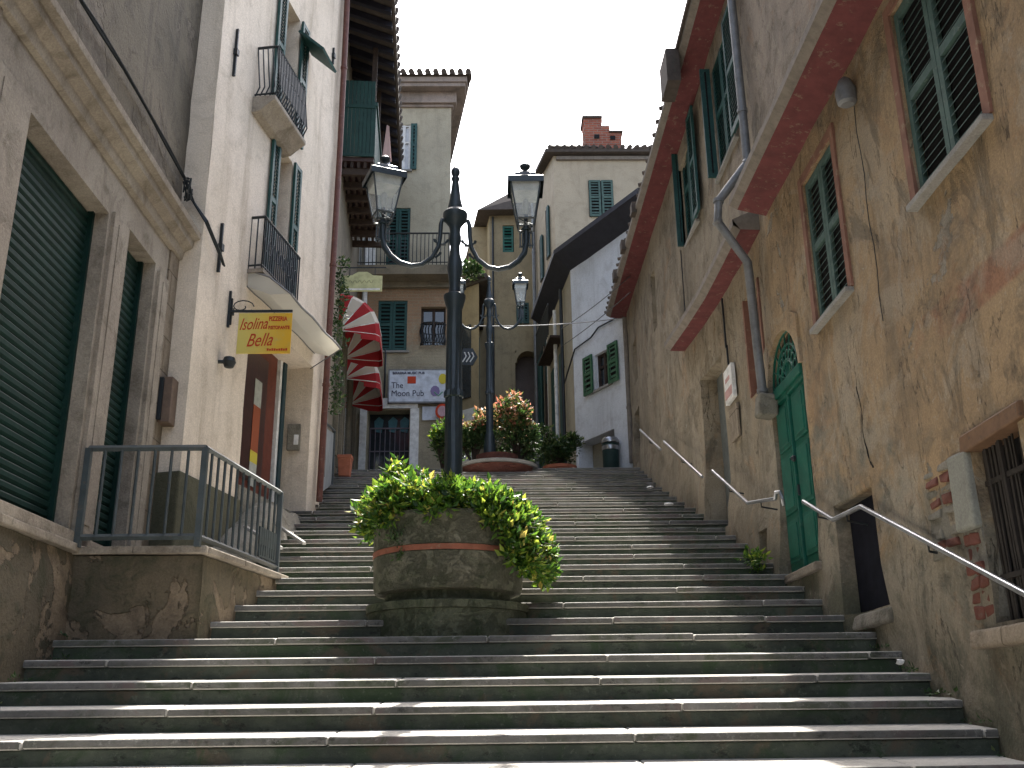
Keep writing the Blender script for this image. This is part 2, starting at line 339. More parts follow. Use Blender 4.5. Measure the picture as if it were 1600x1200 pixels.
def cloth(name, c, tr=.35):
    t = MT(name, .85, .2); t.b.inputs['Base Color'].default_value = (*c, 1)
    tb = t.n('ShaderNodeBsdfTranslucent'); tb.inputs[0].default_value = (*c, 1); mx = t.n('ShaderNodeMixShader'); mx.inputs[0].default_value = tr
    t.l(t.b.outputs[0], mx.inputs[1]); t.l(tb.outputs[0], mx.inputs[2]); t.l(mx.outputs[0], t.o.inputs[0]); return t.mm
M['clothred'] = cloth('red_awning_cloth', (.40, .035, .04)); M['clothwhite'] = cloth('white_awning_cloth', (.62, .56, .48)); M['canvas'] = cloth('translucent_canopy_sheet', (.6, .58, .52), .5)
def signyellow():
    t = MT('yellow_sign_enamel', .5); x = t.xyz()
    g = t.ramp(x[0], -2.9, -2.3)
    c = t.mix(g, (.55, .46, .12), (.62, .36, .02)); c = t.mix(t.ramp(t.noise(9, 5, .7), .5, .7, 0, .5), c, (.45, .36, .12)); return t.col(c)
M['yellow'] = signyellow()
M['signred'] = MT('sign_red_ink').col((.42, .05, .02)); M['signdark'] = MT('sign_dark_ink').col((.03, .03, .06)); M['signcream'] = paint('cream_sign_board', (.50, .50, .27), (.4, .42, .25), .4)
M['signwhite'] = paint('pale_blue_white_sign', (.55, .6, .68), (.45, .5, .55), .3); M['signgold'] = MT('gold_ink').col((.5, .42, .05)); M['signviolet'] = MT('violet_ink').col((.2, .16, .3)); M['signgreen'] = MT('green_ink').col((.12, .3, .2))
M['clothpink'] = paint('faded_pink_print', (.5, .3, .28), None); M['poster'] = MT('orange_poster').col((.26, .07, .03)); M['brownred'] = paint('red_brown_wood', (.14, .035, .02), (.2, .08, .04), .4, rough=.5)

# ------------------------------------------------------------------ generic wall parts
def wall(name, fr, s0, s1, z0, z1, holes, mat, parent, step=.25, depth=.25, amp=.012, disp=None, zmax=None, label=None):
    """sheet with real openings; holes = (s0,s1,z0,z1[,depth])"""
    def grid(a, b, ex):
        n = max(1, int(round((b-a)/step))); g = [a+(b-a)*i/n for i in range(n+1)]
        g = [x for x in g if all(abs(x-e) > step*.3 for e in ex) or x in (a, b)] + [e for e in ex if a < e < b]
        return sorted(set(round(x, 5) for x in g))
    S = grid(s0, s1, [h[0] for h in holes]+[h[1] for h in holes]); Z = grid(z0, z1, [h[2] for h in holes]+[h[3] for h in holes])
    def dd(s, z):
        o = amp*(nz(s*1.1, z*1.1, fr.p[0])+.5*nz(s*3.1, z*3.1, 7))
        return o+(disp(s, z) if disp else 0)
    def hit(s, z):
        for h in holes:
            if h[0]-1e-6 < s < h[1]+1e-6 and h[2]-1e-6 < z < h[3]+1e-6: return h
    mb = MB(); idx = {}
    def V(i, j, o=None):
        k = (i, j, o)
        if k not in idx:
            idx[k] = len(mb.v); mb.v.append(fr.pt(S[i], Z[j], dd(S[i], Z[j]) if o is None else o))
        return idx[k]
    H = [[hit((S[i]+S[i+1])/2, (Z[j]+Z[j+1])/2) for j in range(len(Z)-1)] for i in range(len(S)-1)]
    for i in range(len(S)-1):
        for j in range(len(Z)-1):
            h = H[i][j]
            if h is None: mb.f.append((V(i, j), V(i+1, j), V(i+1, j+1), V(i, j+1))); mb.mi.append(0)
            else:
                dp = -(h[4] if len(h) > 4 else depth)
                for (a, b, ni, nj) in (((i, j), (i+1, j), i, j-1), ((i+1, j), (i+1, j+1), i+1, j), ((i+1, j+1), (i, j+1), i, j+1), ((i, j+1), (i, j), i-1, j)):
                    out = not (0 <= ni < len(S)-1 and 0 <= nj < len(Z)-1)
                    if out or H[ni][nj] is None:
                        mb.f.append((V(*a), V(*b), V(b[0], b[1], dp), V(a[0], a[1], dp))); mb.mi.append(0)
    return mb.build(name, mat, parent, smooth=True, label=label)
def leaf_shutter(fr, s0, s1, z0, z1, o, parent, mat, pitch=.06, th=.035, rail=.5, fw_=.055, slf=.30, name='shutter', label=None):
    mb = MB()
    zr = z0+(z1-z0)*rail
    mb.box(fr, s0, s0+fw_, z0, z1, o, o+th); mb.box(fr, s1-fw_, s1, z0, z1, o, o+th)
    for a, b in ((z0, z0+fw_*1.3), (zr, zr+fw_*1.2), (z1-fw_*1.1, z1)): mb.box(fr, s0+fw_, s1-fw_, a, b, o+.002, o+th-.002)
    for a, b in ((z0+fw_*1.3, zr), (zr+fw_*1.2, z1-fw_*1.1)):
        n = max(1, int((b-a)/pitch))
        for i in range(n):
            z = a+(i+.5)*(b-a)/n; q = (b-a)/n*slf
            mb.prof(fr, [(o+.004, z+q), (o+.004, z+q-.007), (o+th-.004, z-q), (o+th-.004, z-q+.007)], s0+fw_, s1-fw_)
    mb.box(fr, s0+fw_, s1-fw_, z0+fw_, z1-fw_, o-.012, o-.006, 1)  # near-black sheet stands in for the shade between the slats
    return mb.build(name, [mat, M['dark']], parent, label=label)
def window(fr, s0, s1, z0, z1, parent, mode='closed', mat=None, depth=.2, pitch=.06, sill=None, border=None, inner='glassdark', so=.03, bars=True, sillmat='granite', name='window', pw=None):
    PW = pw
    mat = mat or M['teal']
    mb = MB(); mb.box(fr, s0-.02, s1+.02, z0-.02, z1+.02, -depth-.05, -depth)
    w = mb.build(name, M[inner], parent)
    if bars and mode != 'closed':
        mb = MB(); t = .045; o = -depth+.002
        mb.box(fr, s0, s0+t, z0, z1, o, o+.04); mb.box(fr, s1-t, s1, z0, z1, o, o+.04); mb.box(fr, (s0+s1)/2-.03, (s0+s1)/2+.03, z0, z1, o, o+.045)
        for z in (z0, z1-t, z0+(z1-z0)*.6): mb.box(fr, s0+t, s1-t, z, z+t, o, o+.038)
        mb.build('frame', M['white'] if inner == 'curtain' else M['wood_dark'], w)
    sm = (s0+s1)/2; W = sm-s0; PW = PW or W
    if mode == 'closed':
        leaf_shutter(fr, s0+.005, sm-.004, z0+.01, z1-.01, -.05, w, mat, pitch); leaf_shutter(fr, sm+.004, s1-.005, z0+.01, z1-.01, -.05, w, mat, pitch)
    else:
        if mode[0] == 'f': leaf_shutter(fr, s0-W, s0-.01, z0, z1, so, w, mat, pitch)
        if mode[0] == 'p': leaf_shutter(Fr(tuple(fr.pt(s0, 0, .02)[:2]), fr.n, (-fr.d[0], -fr.d[1])), 0, PW, z0, z1, 0, w, mat, pitch)
        if mode[1] == 'a':
            ca, sa = math.cos(R(20)), math.sin(R(20)); leaf_shutter(Fr(tuple(fr.pt(s1, 0, .02)[:2]), (-fr.d[0]*ca+fr.n[0]*sa, -fr.d[1]*ca+fr.n[1]*sa), (fr.n[0]*ca+fr.d[0]*sa, fr.n[1]*ca+fr.d[1]*sa)), 0, PW, z0, z1, 0, w, mat, pitch)
        if mode[1] == 'f': leaf_shutter(fr, s1+.01, s1+W, z0, z1, so, w, mat, pitch)
        if mode[1] == 'p': leaf_shutter(Fr(tuple(fr.pt(s1, 0, .02)[:2]), fr.n, fr.d), 0, PW, z0, z1, 0, w, mat, pitch)
    if sill:
        mb = MB(); mb.box(fr, s0-sill[0], s1+sill[0], z0-sill[2], z0-.003, -.03, sill[1]); mb.build('sill', M[sillmat], w, bevel=.006)
    if border:
        mb = MB(); b = border
        mb.box(fr, s0-b, s0-.003, z0, z1+b, -.03, .022); mb.box(fr, s1+.003, s1+b, z0, z1+b, -.03, .022); mb.box(fr, s0-.003, s1+.003, z1+.003, z1+b-.002, -.03, .020)
        mb.build('border', M['redfade'], w)
    return w
def railing(fr, s0, s1, z0, z1, o0, o1, parent, mat, pitch=.1, r=.008, slab=None, name='balcony', belly=0):
    """balcony railing on three sides (o0 wall, o1 front)"""
    mb = MB(); L = [(s0, o0), (s0, o1), (s1, o1), (s1, o0)]
    for z, q in ((z1, .018), (z0+.04, .012)):
        for (a, b), (c, d) in zip(L, L[1:]): mb.tube([fr.pt(a, z, b), fr.pt(c, z, d)], q, 6)
    for (a, b), (c, d) in zip(L, L[1:]):
        dist = math.hypot(c-a, d-b); n = max(2, int(dist/pitch))
        for i in range(n+1):
            t = i/n; s_, o_ = a+(c-a)*t, b+(d-b)*t
            if belly:
                e = .06; mb.tube([fr.pt(s_, z0, o_), fr.pt(s_, z0+.2*(z1-z0), o_+e), fr.pt(s_, z0+.5*(z1-z0), o_+e*.6), fr.pt(s_, z1, o_)], r, 5)
            else: mb.tube([fr.pt(s_, z0, o_), fr.pt(s_, z1, o_)], r, 5)
    p = mb.build('balcony_railing', mat, parent)
    if slab:
        mb = MB(); mb.prof(fr, slab, s0-.05, s1+.05); mb.build('balcony_slab', M['stone'], parent, bevel=.01)
    return p
def pipe(pts, r, mat, parent, name='downpipe', joints=True):
    mb = MB(); mb.tube(pts, r, 12)
    if joints:
        for a, b in zip(pts, pts[1:]):
            a = Vector(a); b = Vector(b); L = (b-a).length
            for k in range(1, max(2, int(L/1.9)+1)):
                q = a.lerp(b, min(.95, k*1.9/L)) if L > 1 else a; d = (b-a).normalized()*.02
                mb.tube([q-d, q+d], r*1.22, 12)
    return mb.build(name, mat, parent, smooth=True)
def text(s, size, o, xdir, zdir, mat, parent, name='lettering', shear=0, bold=0, ext=.002, sx=1, align='LEFT'):
    cu = bpy.data.curves.new('txt', 'FONT'); cu.body = s; cu.size = size; cu.extrude = ext; cu.shear = shear; cu.offset = bold; cu.align_x = align
    ob = bpy.data.objects.new('txt', cu); C.objects.link(ob); dg = bpy.context.evaluated_depsgraph_get()
    me = bpy.data.meshes.new_from_object(ob.evaluated_get(dg)); bpy.data.objects.remove(ob); bpy.data.curves.remove(cu)
    x = Vector(xdir).normalized(); z = Vector(zdir).normalized(); n = x.cross(z)
    mt = Matrix((x, z, n)).transposed().to_4x4(); off = ROOT.get(parent.name, Vector((0, 0, 0)))
    mt = Matrix.Translation(Vector(o)-off) @ mt @ Matrix.Diagonal((sx, 1, 1, 1)); me.transform(mt); me.materials.clear(); me.materials.append(mat)
    r = bpy.data.objects.new(name, me); C.objects.link(r); r.parent = parent; ROOT[r.name] = off; return r

# ------------------------------------------------------------------ ground and stairs
SH, SD = .17, .45
def sy(k): return 5.61+k*SD
def sz(k): return 1.4144+k*SH
def zst(y): return 1.4144+(y-5.61)/SD*SH
gm = MB(); gm.poly([(-60, -40, -.03), (60, -40, -.03), (60, 90, -.03), (-60, 90, -.03)]); struct(gm.build('ground', M['asphalt']))
gm = MB(); gm.box(WF, -14, 14, -.02, .03, -25, sy(-8)-.02); struct(gm.build('lower_street', M['asphalt']))
mb = MB()
K1 = 26
for k in range(-8, K1+1):
    xl, xr = (-3.5, 3.2) if k <= 5 else (-3.5, 3.2)
    y0 = sy(k); z = sz(k); y1 = sy(k+1)+.04
    mb.box(WF, xl, xr, z-.75, z-.05, y0, y0+1.2, 0)
    x = xl+random.uniform(-.8, 0)
    while x < xr:
        w = random.uniform(1.1, 2.1); a = max(x, xl); b = min(x+w-.005, xr)
        if b-a > .1:
            e = random.uniform(-.004, .004); f = random.uniform(-.006, .006); tilt = random.uniform(-.003, .003)
            o0 = y0-.03+f
            p = [(a, o0, z-.05+e), (b, o0, z-.05+e), (b, y1, z-.05), (a, y1, z-.05), (a, o0, z+e-tilt), (b, o0, z+e+tilt), (b, y1, z+.03), (a, y1, z+.03)]
            mb.mesh(p, ((0, 3, 2, 1), (4, 5, 6, 7), (0, 1, 5, 4), (1, 2, 6, 5), (2, 3, 7, 6), (3, 0, 4, 7)), 1); mb.mi[-4] = 2
        x += w
st = struct(mb.build('stairs', [M['riser'], M['tread'], M['nosing']], bevel=.014))
mb = MB()
zt = sz(K1)
mb.mesh([(-9, sy(K1)+.3, zt+.02), (9, sy(K1)+.3, zt+.02), (9, 21, 6.6), (-9, 21, 6.6), (9, 60, 12), (-9, 60, 12)], ((0, 1, 2, 3), (3, 2, 4, 5)))
struct(mb.build('upper_street', M['asphalt']))

# ------------------------------------------------------------------ right-hand ochre house
FR = Fr((2.85, 0), (0, 1), (-1, 0))
def shiftR(y): return .25*sst(11, 15.5, y)
def footR(y):
    P = [(-9, .02), (5.6, .02), (6.4, -.05), (7.8, -.06), (8.4, .03), (9.3, .06), (10.6, .08), (12, .08), (14, .06), (19, .03)]
    for (a, u), (b, v) in zip(P, P[1:]):
        if a <= y <= b: return u+(v-u)*(y-a)/(b-a)
    return 0
def dispR(s, z):
    h = z-zst(s); q = sst(.7, .05, h) if h > 0 else 1
    return shiftR(s)+footR(s)*q+q*.04*nz(s*2.3, z*2.3, 3)
ho = thing('ochre_house', 'long peeling ochre house with red painted eaves bands lining the right side of the steps', 'house', (3.5, 6, 1.6))
HR = [(4.96, 5.93, 4.93, 6.42, .12), (7.32, 8.14, 4.9, 6.3, .12), (8.75, 9.85, 2.93, 5.3, .10), (7.42, 8.28, 2.43, 3.33, .13), (5.2, 5.79, 2.16, 3.2, .14),
      (9.85, 10.55, 5.0, 6.15, .12), (11.75, 12.75, 3.8, 5.95, .16), (10.25, 10.5, 3.22, 3.5, .2), (10.2, 11.1, 8.1, 9.7, .15), (12.3, 13.05, 8.1, 9.7, .15),
      (14.9, 15.25, 7.6, 8.6, .12), (17.2, 17.7, 7.5, 8.3, .2), (17.3, 17.95, 6.0, 7.0, .2), (3.2, 3.95, 4.93, 6.42, .12)]
wall('wall', FR, -5, 18.25, 0, 10.1, HR, M['ochre'], ho, step=.16, amp=.014, disp=dispR)
mb = MB()   # body, gable ends, roof
mb.box(WF, 3.45, 9, 0, 8.5, -4.9, 18.2); mb.box(WF, 2.86, 3.44, 0, 10, -4.95, -4.85); mb.box(WF, 2.62, 3.44, 0, 10.05, 18.26, 18.34)
mb.build('side_wall', M['ochre'], ho)
mb = MB()
for i in range(30): a = -5.2+23.8*i/30; mb.prof(FR, [(.42, 10.24), (-.6, 10.5), (-6.5, 11.6), (-6.5, 11.5), (-.6, 10.38), (.42, 10.18)], a, a+23.8/30)
for i in range(96):
    y = -5.1+i*.25; mb.tube([FR.pt(y, 10.24, .40+shiftR(y)+random.uniform(-.02, .01)), FR.pt(y, 10.48, -.3)], [.03, .03], 6)
R1ROOF = mb.build('roof', M['tile'], ho)
def kf(y): return (2.85-shiftR(y))/2.85
def zeave(y): return 1.7+(8.34-.03*max(0, min(y, 14)-9))*kf(y)
def warp(o):
    off = ROOT[o.name]
    for v in o.data.vertices:
        y, z = v.co.y+off.y, v.co.z+off.z
        if z > 8.6: v.co.z -= (10.05-zeave(y))*min(1, (z-8.6)/1.3)
def band(name, segs, mat, edge):
    mb = MB(); ew = .08
    for y0, y1, oi, oo, za, zb in segs:      # inner (oi, za), outer (oo, zb)
        n = max(1, int((y1-y0)/.8))
        for i in range(n):
            a = y0+(y1-y0)*i/n; b = y0+(y1-y0)*(i+1)/n
            j = [shiftR(a), shiftR(b)]; za_, zb_ = (za if not callable(za) else za(a)), (zb if not callable(zb) else zb(a)); zc_, zd_ = (za if not callable(za) else za(b)), (zb if not callable(zb) else zb(b))
            u = [FR.pt(a, za_, oi+j[0]), FR.pt(a, zb_, oo+j[0]), FR.pt(b, zd_, oo+j[1]), FR.pt(b, zc_, oi+j[1])]
            mb.poly(u, 0)
            e = [FR.pt(a, zb_, oo+j[0]), FR.pt(a, zb_+.05, oo+ew+j[0]), FR.pt(b, zd_+.05, oo+ew+j[1]), FR.pt(b, zd_, oo+j[1])]; mb.poly(e, 1)
            e = [FR.pt(a, zb_+.05, oo+ew+j[0]), FR.pt(a, zb_+.12, oo+ew+j[0]), FR.pt(b, zd_+.12, oo+ew+j[1]), FR.pt(b, zd_+.05, oo+ew+j[1])]; mb.poly(e, 1)
            e = [FR.pt(a, zb_+.12, oo+ew+j[0]), FR.pt(a, za_+.3, oi-.06+j[0]), FR.pt(b, zc_+.3, oi-.06+j[1]), FR.pt(b, zd_+.12, oo+ew+j[1])]; mb.poly(e, 1)
        for y, w in ((y0, 0), (y1, 1)):
            j0 = shiftR(y); f = lambda q: q(y) if callable(q) else q
            mb.poly([FR.pt(y, f(za), oi+j0), FR.pt(y, f(zb), oo+j0), FR.pt(y, f(zb)+.12, oo+ew+j0), FR.pt(y, f(za)+.3, oi-.06+j0)], 1)
    return mb.build(name, [mat, edge], ho)
band('string_course', [(-5, 9.35, -.02, .30, 6.62, 6.70), (9.62, 13.4, -.02, .21, 6.60, 6.61)], M['red'], M['fascia'])
band('eaves_cornice', [(-5, 18.5, -.02, .30, zeave, lambda y: zeave(y)+.02)], M['red'], M['fascia'])
warp(R1ROOF); [warp(c) for c in ho.children if c.name in ('wall', 'side_wall')]
mb = MB(); mb.box(FR, 11.2, 11.7, 9.6, 10.1, .38, .56); [mb.box(FR, y, y+.2, zeave(y)+.02, zeave(y)+.2, .36+shiftR(y), .44+shiftR(y)) for y in (14.3, 15.4, 16.6)]
mb.build('gutter_box', M['tile'], ho)
for (a, b, c, d, e), md in zip([HR[0], HR[1], HR[13]], ('closed',)*3):
    window(FR, a, b, c, d, ho, 'closed', M['tealpale'], depth=.12, pitch=.062, sill=(.07, .07, .045), border=.085, inner='dark')
w_ = window(FR, 10.2, 11.1, 8.1, 9.7, ho, 'fp', M['teal'], depth=.15, sill=(.1, .05, .05), pw=.13); leaf_shutter(FR, 10.22, 10.65, 8.1, 9.7, -.04, w_, M['teal']); leaf_shutter(FR, 10.66, 11.09, 8.1, 9.7, -.04, w_, M['teal']); window(Fr((2.85-.06, 0), (0, 1), (-1, 0)), 12.3, 13.05, 8.1, 9.7, ho, 'fp', M['teal'], depth=.12, sill=(.1, .05, .05), pw=.12); F2_ = Fr((2.79, 0), (0, 1), (-1, 0)); w_ = [c for c in ho.children if c.name.startswith('window')][-1]; leaf_shutter(F2_, 12.31, 12.67, 8.1, 9.7, -.04, w_, M['teal']); leaf_shutter(F2_, 12.68, 13.04, 8.1, 9.7, -.04, w_, M['teal'])
# bricked-up and small openings
mb = MB(); mb.box(FR, 14.85, 15.3, 7.55, 8.65, .02, .10); mb.build('blocked_window', M['orange'], ho)
mb = MB(); mb.box(FR, 17.15, 17.75, 7.45, 8.35, -.2, -.1); mb.box(FR, 17.25, 18., 5.9, 7.1, -.2, -.1); mb.box(FR, 10.2, 10.55, 3.18, 3.54, -.25, -.18); mb.build('dark_opening', M['dark'], ho)
mb = MB(); mb.box(FR, 9.8, 10.6, 4.95, 6.2, -.2, -.12); mb.box(FR, 9.852, 9.90, 5.0, 6.15, -.12, .02); mb.box(FR, 10.50, 10.548, 5.0, 6.15, -.12, .02); mb.build('niche', M['redfade'], ho, label='shallow red edged niche beside the downpipe')
# grey recessed doorway
mb = MB(); mb.box(FR, 11.7, 12.8, 3.7, 6.0, -.22, -.14); dg_ = mb.build('door', paint('grey_green_door', (.13, .145, .14), (.2, .2, .17), .4), ho, label='grey flush door in a tall recess')
mb = MB(); mb.box(FR, 12.2, 12.22, 3.8, 5.9, -.14, -.132); mb.build('handle', M['iron'], dg_)
# cellar doorway
mb = MB(); mb.box(FR, 7.35, 8.35, 2.35, 3.4, -.22, -.12); mb.build('cellar_doorway', paint('blue_black_door', (.012, .013, .02), None, rough=.9, spec=.1), ho)
mb = MB(); mb.box(FR, 7.40, 8.30, 3.31, 3.40, -.3, .004, jit=.01); mb.build('lintel', M['ochre'], ho, bevel=.02)
mb = MB(); mb.box(FR, 7.40, 8.29, 2.3, 2.42, -.25, -.01, jit=.012); mb.build('threshold', M['rubble'], ho, bevel=.03)
# gate with timber
mb = MB(); mb.box(FR, 5.1, 5.9, 2.1, 3.3, -.2, -.13)
g = mb.build('cellar_gate', M['dark'], ho)
mb = MB()
for i in range(13):
    y = 5.22+i*.046; mb.tube([FR.pt(y, 2.16, -.07+random.uniform(-.02, .02)), FR.pt(y+random.uniform(-.01, .01), 3.2, -.07+random.uniform(-.02, .02))], random.uniform(.007, .016), 5)
for z in (2.4, 2.95): mb.box(FR, 5.2, 5.79, z, z+.03, -.10, -.06)
mb.build('bars', paint('old_grey_stakes', (.03, .025, .022), None), g)
mb = MB(); mb.box(FR, 5.1, 5.86, 3.17, 3.27, -.3, .035, jit=.012); mb.build('lintel', paint('weathered_timber', (.16, .09, .05), (.05, .04, .03), .6), g, bevel=.012)
mb = MB(); mb.box(FR, 4.0, 5.98, 2.02, 2.13, -.3, .09, jit=.01); mb.build('ledge', M['stoneb'], g, bevel=.02)
mb = MB(); mb.box(FR, 5.80, 6.06, 2.72, 3.19, -.25, .035, jit=.008); mb.build('jamb_stone', plaster('smooth_grey_mortar', (.24, .245, .21), (.2, .2, .175), bump=.2), g, bevel=.02)
mb = MB()
mb.box(FR, 5.79, 6.05, 2.18, 2.72, -.2, .0, jit=.01, mi=1); mb.box(FR, 6.07, 6.47, 2.62, 3.12, -.1, .002, jit=.03, mi=1)
for r_ in range(6):
    z = 2.20+r_*.085
    for q in range(2):
        y = 5.80+q*.11+(r_ % 2)*.03; mb.box(FR, y, y+.10, z, z+.07, -.2, random.uniform(-.005, .014), jit=.012)
for r_ in range(4):
    z = 2.66+r_*.135
    if r_ in (0, 2, 3):
        for q in range(2): y = 6.10+q*.17; mb.box(FR, y, y+.155, z, z+.06, -.1, random.uniform(.002, .016), jit=.014, mi=0)
    for q in range(2): y = 6.08+q*.2; mb.box(FR, y, y+.17, z+.07, z+.12, -.1, random.uniform(.0, .024), jit=.014, mi=1)
mb.build('exposed_bricks', [M['rawbrick'], M['rubble']], ho, bevel=.01)
# arched green door
ys, yc = 4.78, 9.3; rad = .54
mb = MB(); N = 14
for i in range(N):
    a0 = math.pi*i/N; a1 = math.pi*(i+1)/N
    p = [(yc+rad*math.cos(a), ys+rad*.93*math.sin(a)) for a in (a0, a1)]
    def outp(a):
        c, s_ = math.cos(a), math.sin(a); k = min(.60/abs(c) if abs(c) > 1e-6 else 9, .56/abs(s_) if abs(s_) > 1e-6 else 9); return (yc+k*c, ys+k*s_)
    mb.prism(FR, [p[0], outp(a0), outp(a1), p[1]], -.09, .022)
mb.build('arch', M['ochre'], ho)
FD = Fr((2.85-.11, 0), (0, 1), (-1, 0))
dr = MB(); dr.box(FD, 8.70, 9.9, 2.85, 5.35, -.28, -.22); dr = dr.build('door', M['door'], ho, label='tall arched green double door with fanlight')
mb = MB()
for a, b in ((8.77, 9.295), (9.305, 9.83)):
    mb.box(FD, a, b, 2.95, 4.68, -.2, -.15)
    for z0, z1 in ((3.05, 3.45), (3.52, 4.08), (4.15, 4.6)):
        mb.box(FD, a+.07, b-.07, z0, z1, -.152, -.128); mb.box(FD, a+.11, b-.11, z0+.04, z1-.04, -.13, -.118)
mb.box(FD, 9.28, 9.32, 2.95, 4.68, -.16, -.115)
mb.build('leaf', M['door'], dr, bevel=.006)
mb = MB(); mb.box(FD, 8.755, 9.845, 4.69, 4.79, -.2, -.09); mb.box(FD, 8.755, 9.845, 4.64, 4.69, -.2, -.115); mb.build('transom', M['door'], dr, bevel=.008)
mb = MB(); mb.box(FD, 8.75, 9.85, 4.79, 5.32, -.2, -.19); mb.build('fanlight', M['glassdark'], dr)
mb = MB()
for i in range(9):
    a = math.pi*(i+.5)/9; mb.tube([FD.pt(yc, ys+.02, -.15), FD.pt(yc+rad*math.cos(a), ys+rad*.93*math.sin(a), -.15)], .009, 5)
for q in (.2, .38, .52): mb.tube([FD.pt(yc+q*math.cos(math.pi*i/16), ys+.02+q*.93*math.sin(math.pi*i/16), -.15) for i in range(17)], .012, 5)
for i in range(8):
    a = math.pi*(i+1)/9; c0 = (yc+.29*math.cos(a), ys+.29*.93*math.sin(a)); mb.tube([FD.pt(c0[0]+.05*math.cos(2*math.pi*j/8), c0[1]+.05*math.sin(2*math.pi*j/8), -.145) for j in range(9)], .007, 4)
mb.build('grille', M['door'], dr)
mb = MB(); mb.lathe((0, 0, 0), [(.01, 0), (.03, .01), (.03, .03), (.012, .05)], 10); mb.v = [FD.pt(9.22+v.x, 3.98+v.y, -.12+v.z) for v in mb.v]
mb.box(FD, 9.18, 9.21, 3.62, 3.72, -.12, -.1); mb.build('handle', M['iron'], dr)
mb = MB(); mb.box(FR, 8.68, 9.92, 2.86, 2.93, -.10, .09, jit=.01); mb.build('threshold', M['stone'], dr, bevel=.012)
# downpipe that steps out round the string course
X = lambda o: 2.85-o
pipe([(X(.10), 9.52, 9.9), (X(.10), 9.50, 7.35)], .048, M['zinc'], ho); pipe([(X(.10), 9.50, 7.35), (X(.42), 9.62, 6.95), (X(.45), 9.62, 6.7), (X(.13), 9.75, 6.28), (X(.10), 9.75, 4.75)], .048, M['zinc'], ho)
mb = MB(); mb.box(FR, 9.63, 9.87, 4.55, 4.78, -.02, .16, jit=.03); mb.build('pipe_footing', M['rubble'], ho, bevel=.03)
pipe([(X(.10), 3.9, 9.9), (X(.10), 3.9, 7)], .05, M['zinc'], ho)
mb = MB(); mb.lathe(FR.pt(6.75, 6.35, .06), [(.05, -.12), (.075, -.1), (.085, .0), (.05, .1), (.02, .13)], 14); lt = tag(mb.build('wall_light', M['zinc'], smooth=True), 'small round grey light fitting tucked under the red band on the ochre wall', 'wall light')
mb = MB(); mb.tube([FR.pt(6.75, 6.22, .010)]+[FR.pt(6.75+.02*math.sin(i*1.7), 6.2-i*.2, .010) for i in range(10)], .0035, 5); tag(mb.build('cable', M['iron']), 'thin cable dropping down the ochre wall from the round light', 'cable')
mb = MB(); mb.tube([FR.pt(13.0-.0*i, 8.0-i*.25, .07+shiftR(13)) for i in range(6)], .008, 5); tag(mb.build('cable', M['iron']), 'thin dark cable running down the wall between the two red bands', 'cable')
mb = MB(); mb.box(FR, 11.35, 11.38, 5.9, 6.55, .03, .05); mb.box(FR, 11.35, 11.375, 5.68, 5.93, .02, .04); tag(mb.build('cable', M['iron']), 'short black cable above the white wall plaque', 'cable')
for pts_ in (((7.44, 4.12), (7.40, 3.9), (7.43, 3.75), (7.37, 3.5), (7.30, 3.42)),):
    P_ = []
    for (a, z0_), (b, z1_) in zip(pts_, pts_[1:]):
        for q in range(5): P_.append((a+(b-a)*q/5+random.uniform(-.006, .006), z0_+(z1_-z0_)*q/5))
    mb = MB(); mb.tube([FR.pt(a, z, .004+dispR(a, z)) for a, z in P_], [random.uniform(.002, .007) for _ in P_], 5); mb.build('crack', M['dark'], ho)
# plaque
pq = thing('wall_plaque', 'small white and pink plaque fixed to the ochre wall left of the downpipe', 'plaque', (2.8, 11.3, 5.2))
mb = MB(); mb.box(FR, 11.1, 11.5, 5.2, 5.62, .02, .07); mb.build('board', M['white'], pq, bevel=.006)
mb = MB(); mb.box(FR, 11.13, 11.47, 5.25, 5.36, .07, .074); mb.box(FR, 11.2, 11.42, 5.45, 5.5, .07, .074); mb.build('print', M['clothpink'], pq)
mb = MB(); mb.box(FR, 11.08, 11.45, 4.72, 5.12, .02, .05); tag(mb.build('meter_cover', M['stoneb'], bevel=.006), 'grey brown meter cover below the white plaque on the ochre wall', 'meter cover')

# handrails
def rail(pts, label, hook=False):
    t = thing('handrail', label, 'handrail', (2.75, pts[0][0], pts[0][1]-.9), 'handrails along the ochre wall')
    P = [Vector((x, y, z)) for y, z, x in pts]; mb = MB(); mb.tube(P, .019, 10)
    if hook: e = P[0]; mb.tube([e, e+Vector((.0, -.05, .05)), e+Vector((.02, -.12, .04)), e+Vector((.03, -.14, -.03)), e+Vector((.05, -.1, -.08))], .019, 10)
    mb.build('rail', M['steel'], t, smooth=True)
    for a, b in zip(P, P[1:]):
        n = max(1, int((b-a).length/1.3))
        for i in range(n):
            q = a.lerp(b, (i+.5)/n); mb = MB(); mb.tube([q, q+Vector((0, 0, -.06)), q+Vector((.16+shiftR(q.y)*-.2, 0, -.09))], .009, 6); mb.build('bracket', M['iron'], t)
rail([(3.2, 1.35, 2.78), (5.3, 2.27, 2.78), (7.48, 3.17, 2.78), (8.08, 3.18, 2.76), (8.75, 3.47, 2.74)], 'long kinked steel handrail passing the cellar gate and the dark doorway')
rail([(9.35, 3.62, 2.66), (10.3, 3.77, 2.64), (11.67, 4.44, 2.60)], 'hooked steel handrail just beyond the green door', True)
rail([(11.9, 4.42, 2.52), (14.2, 5.48, 2.48)], 'straight steel handrail beyond the grey doorway')
rail([(14.5, 5.44, 2.47), (16.3, 6.25, 2.45)], 'short steel handrail farthest up the ochre wall')

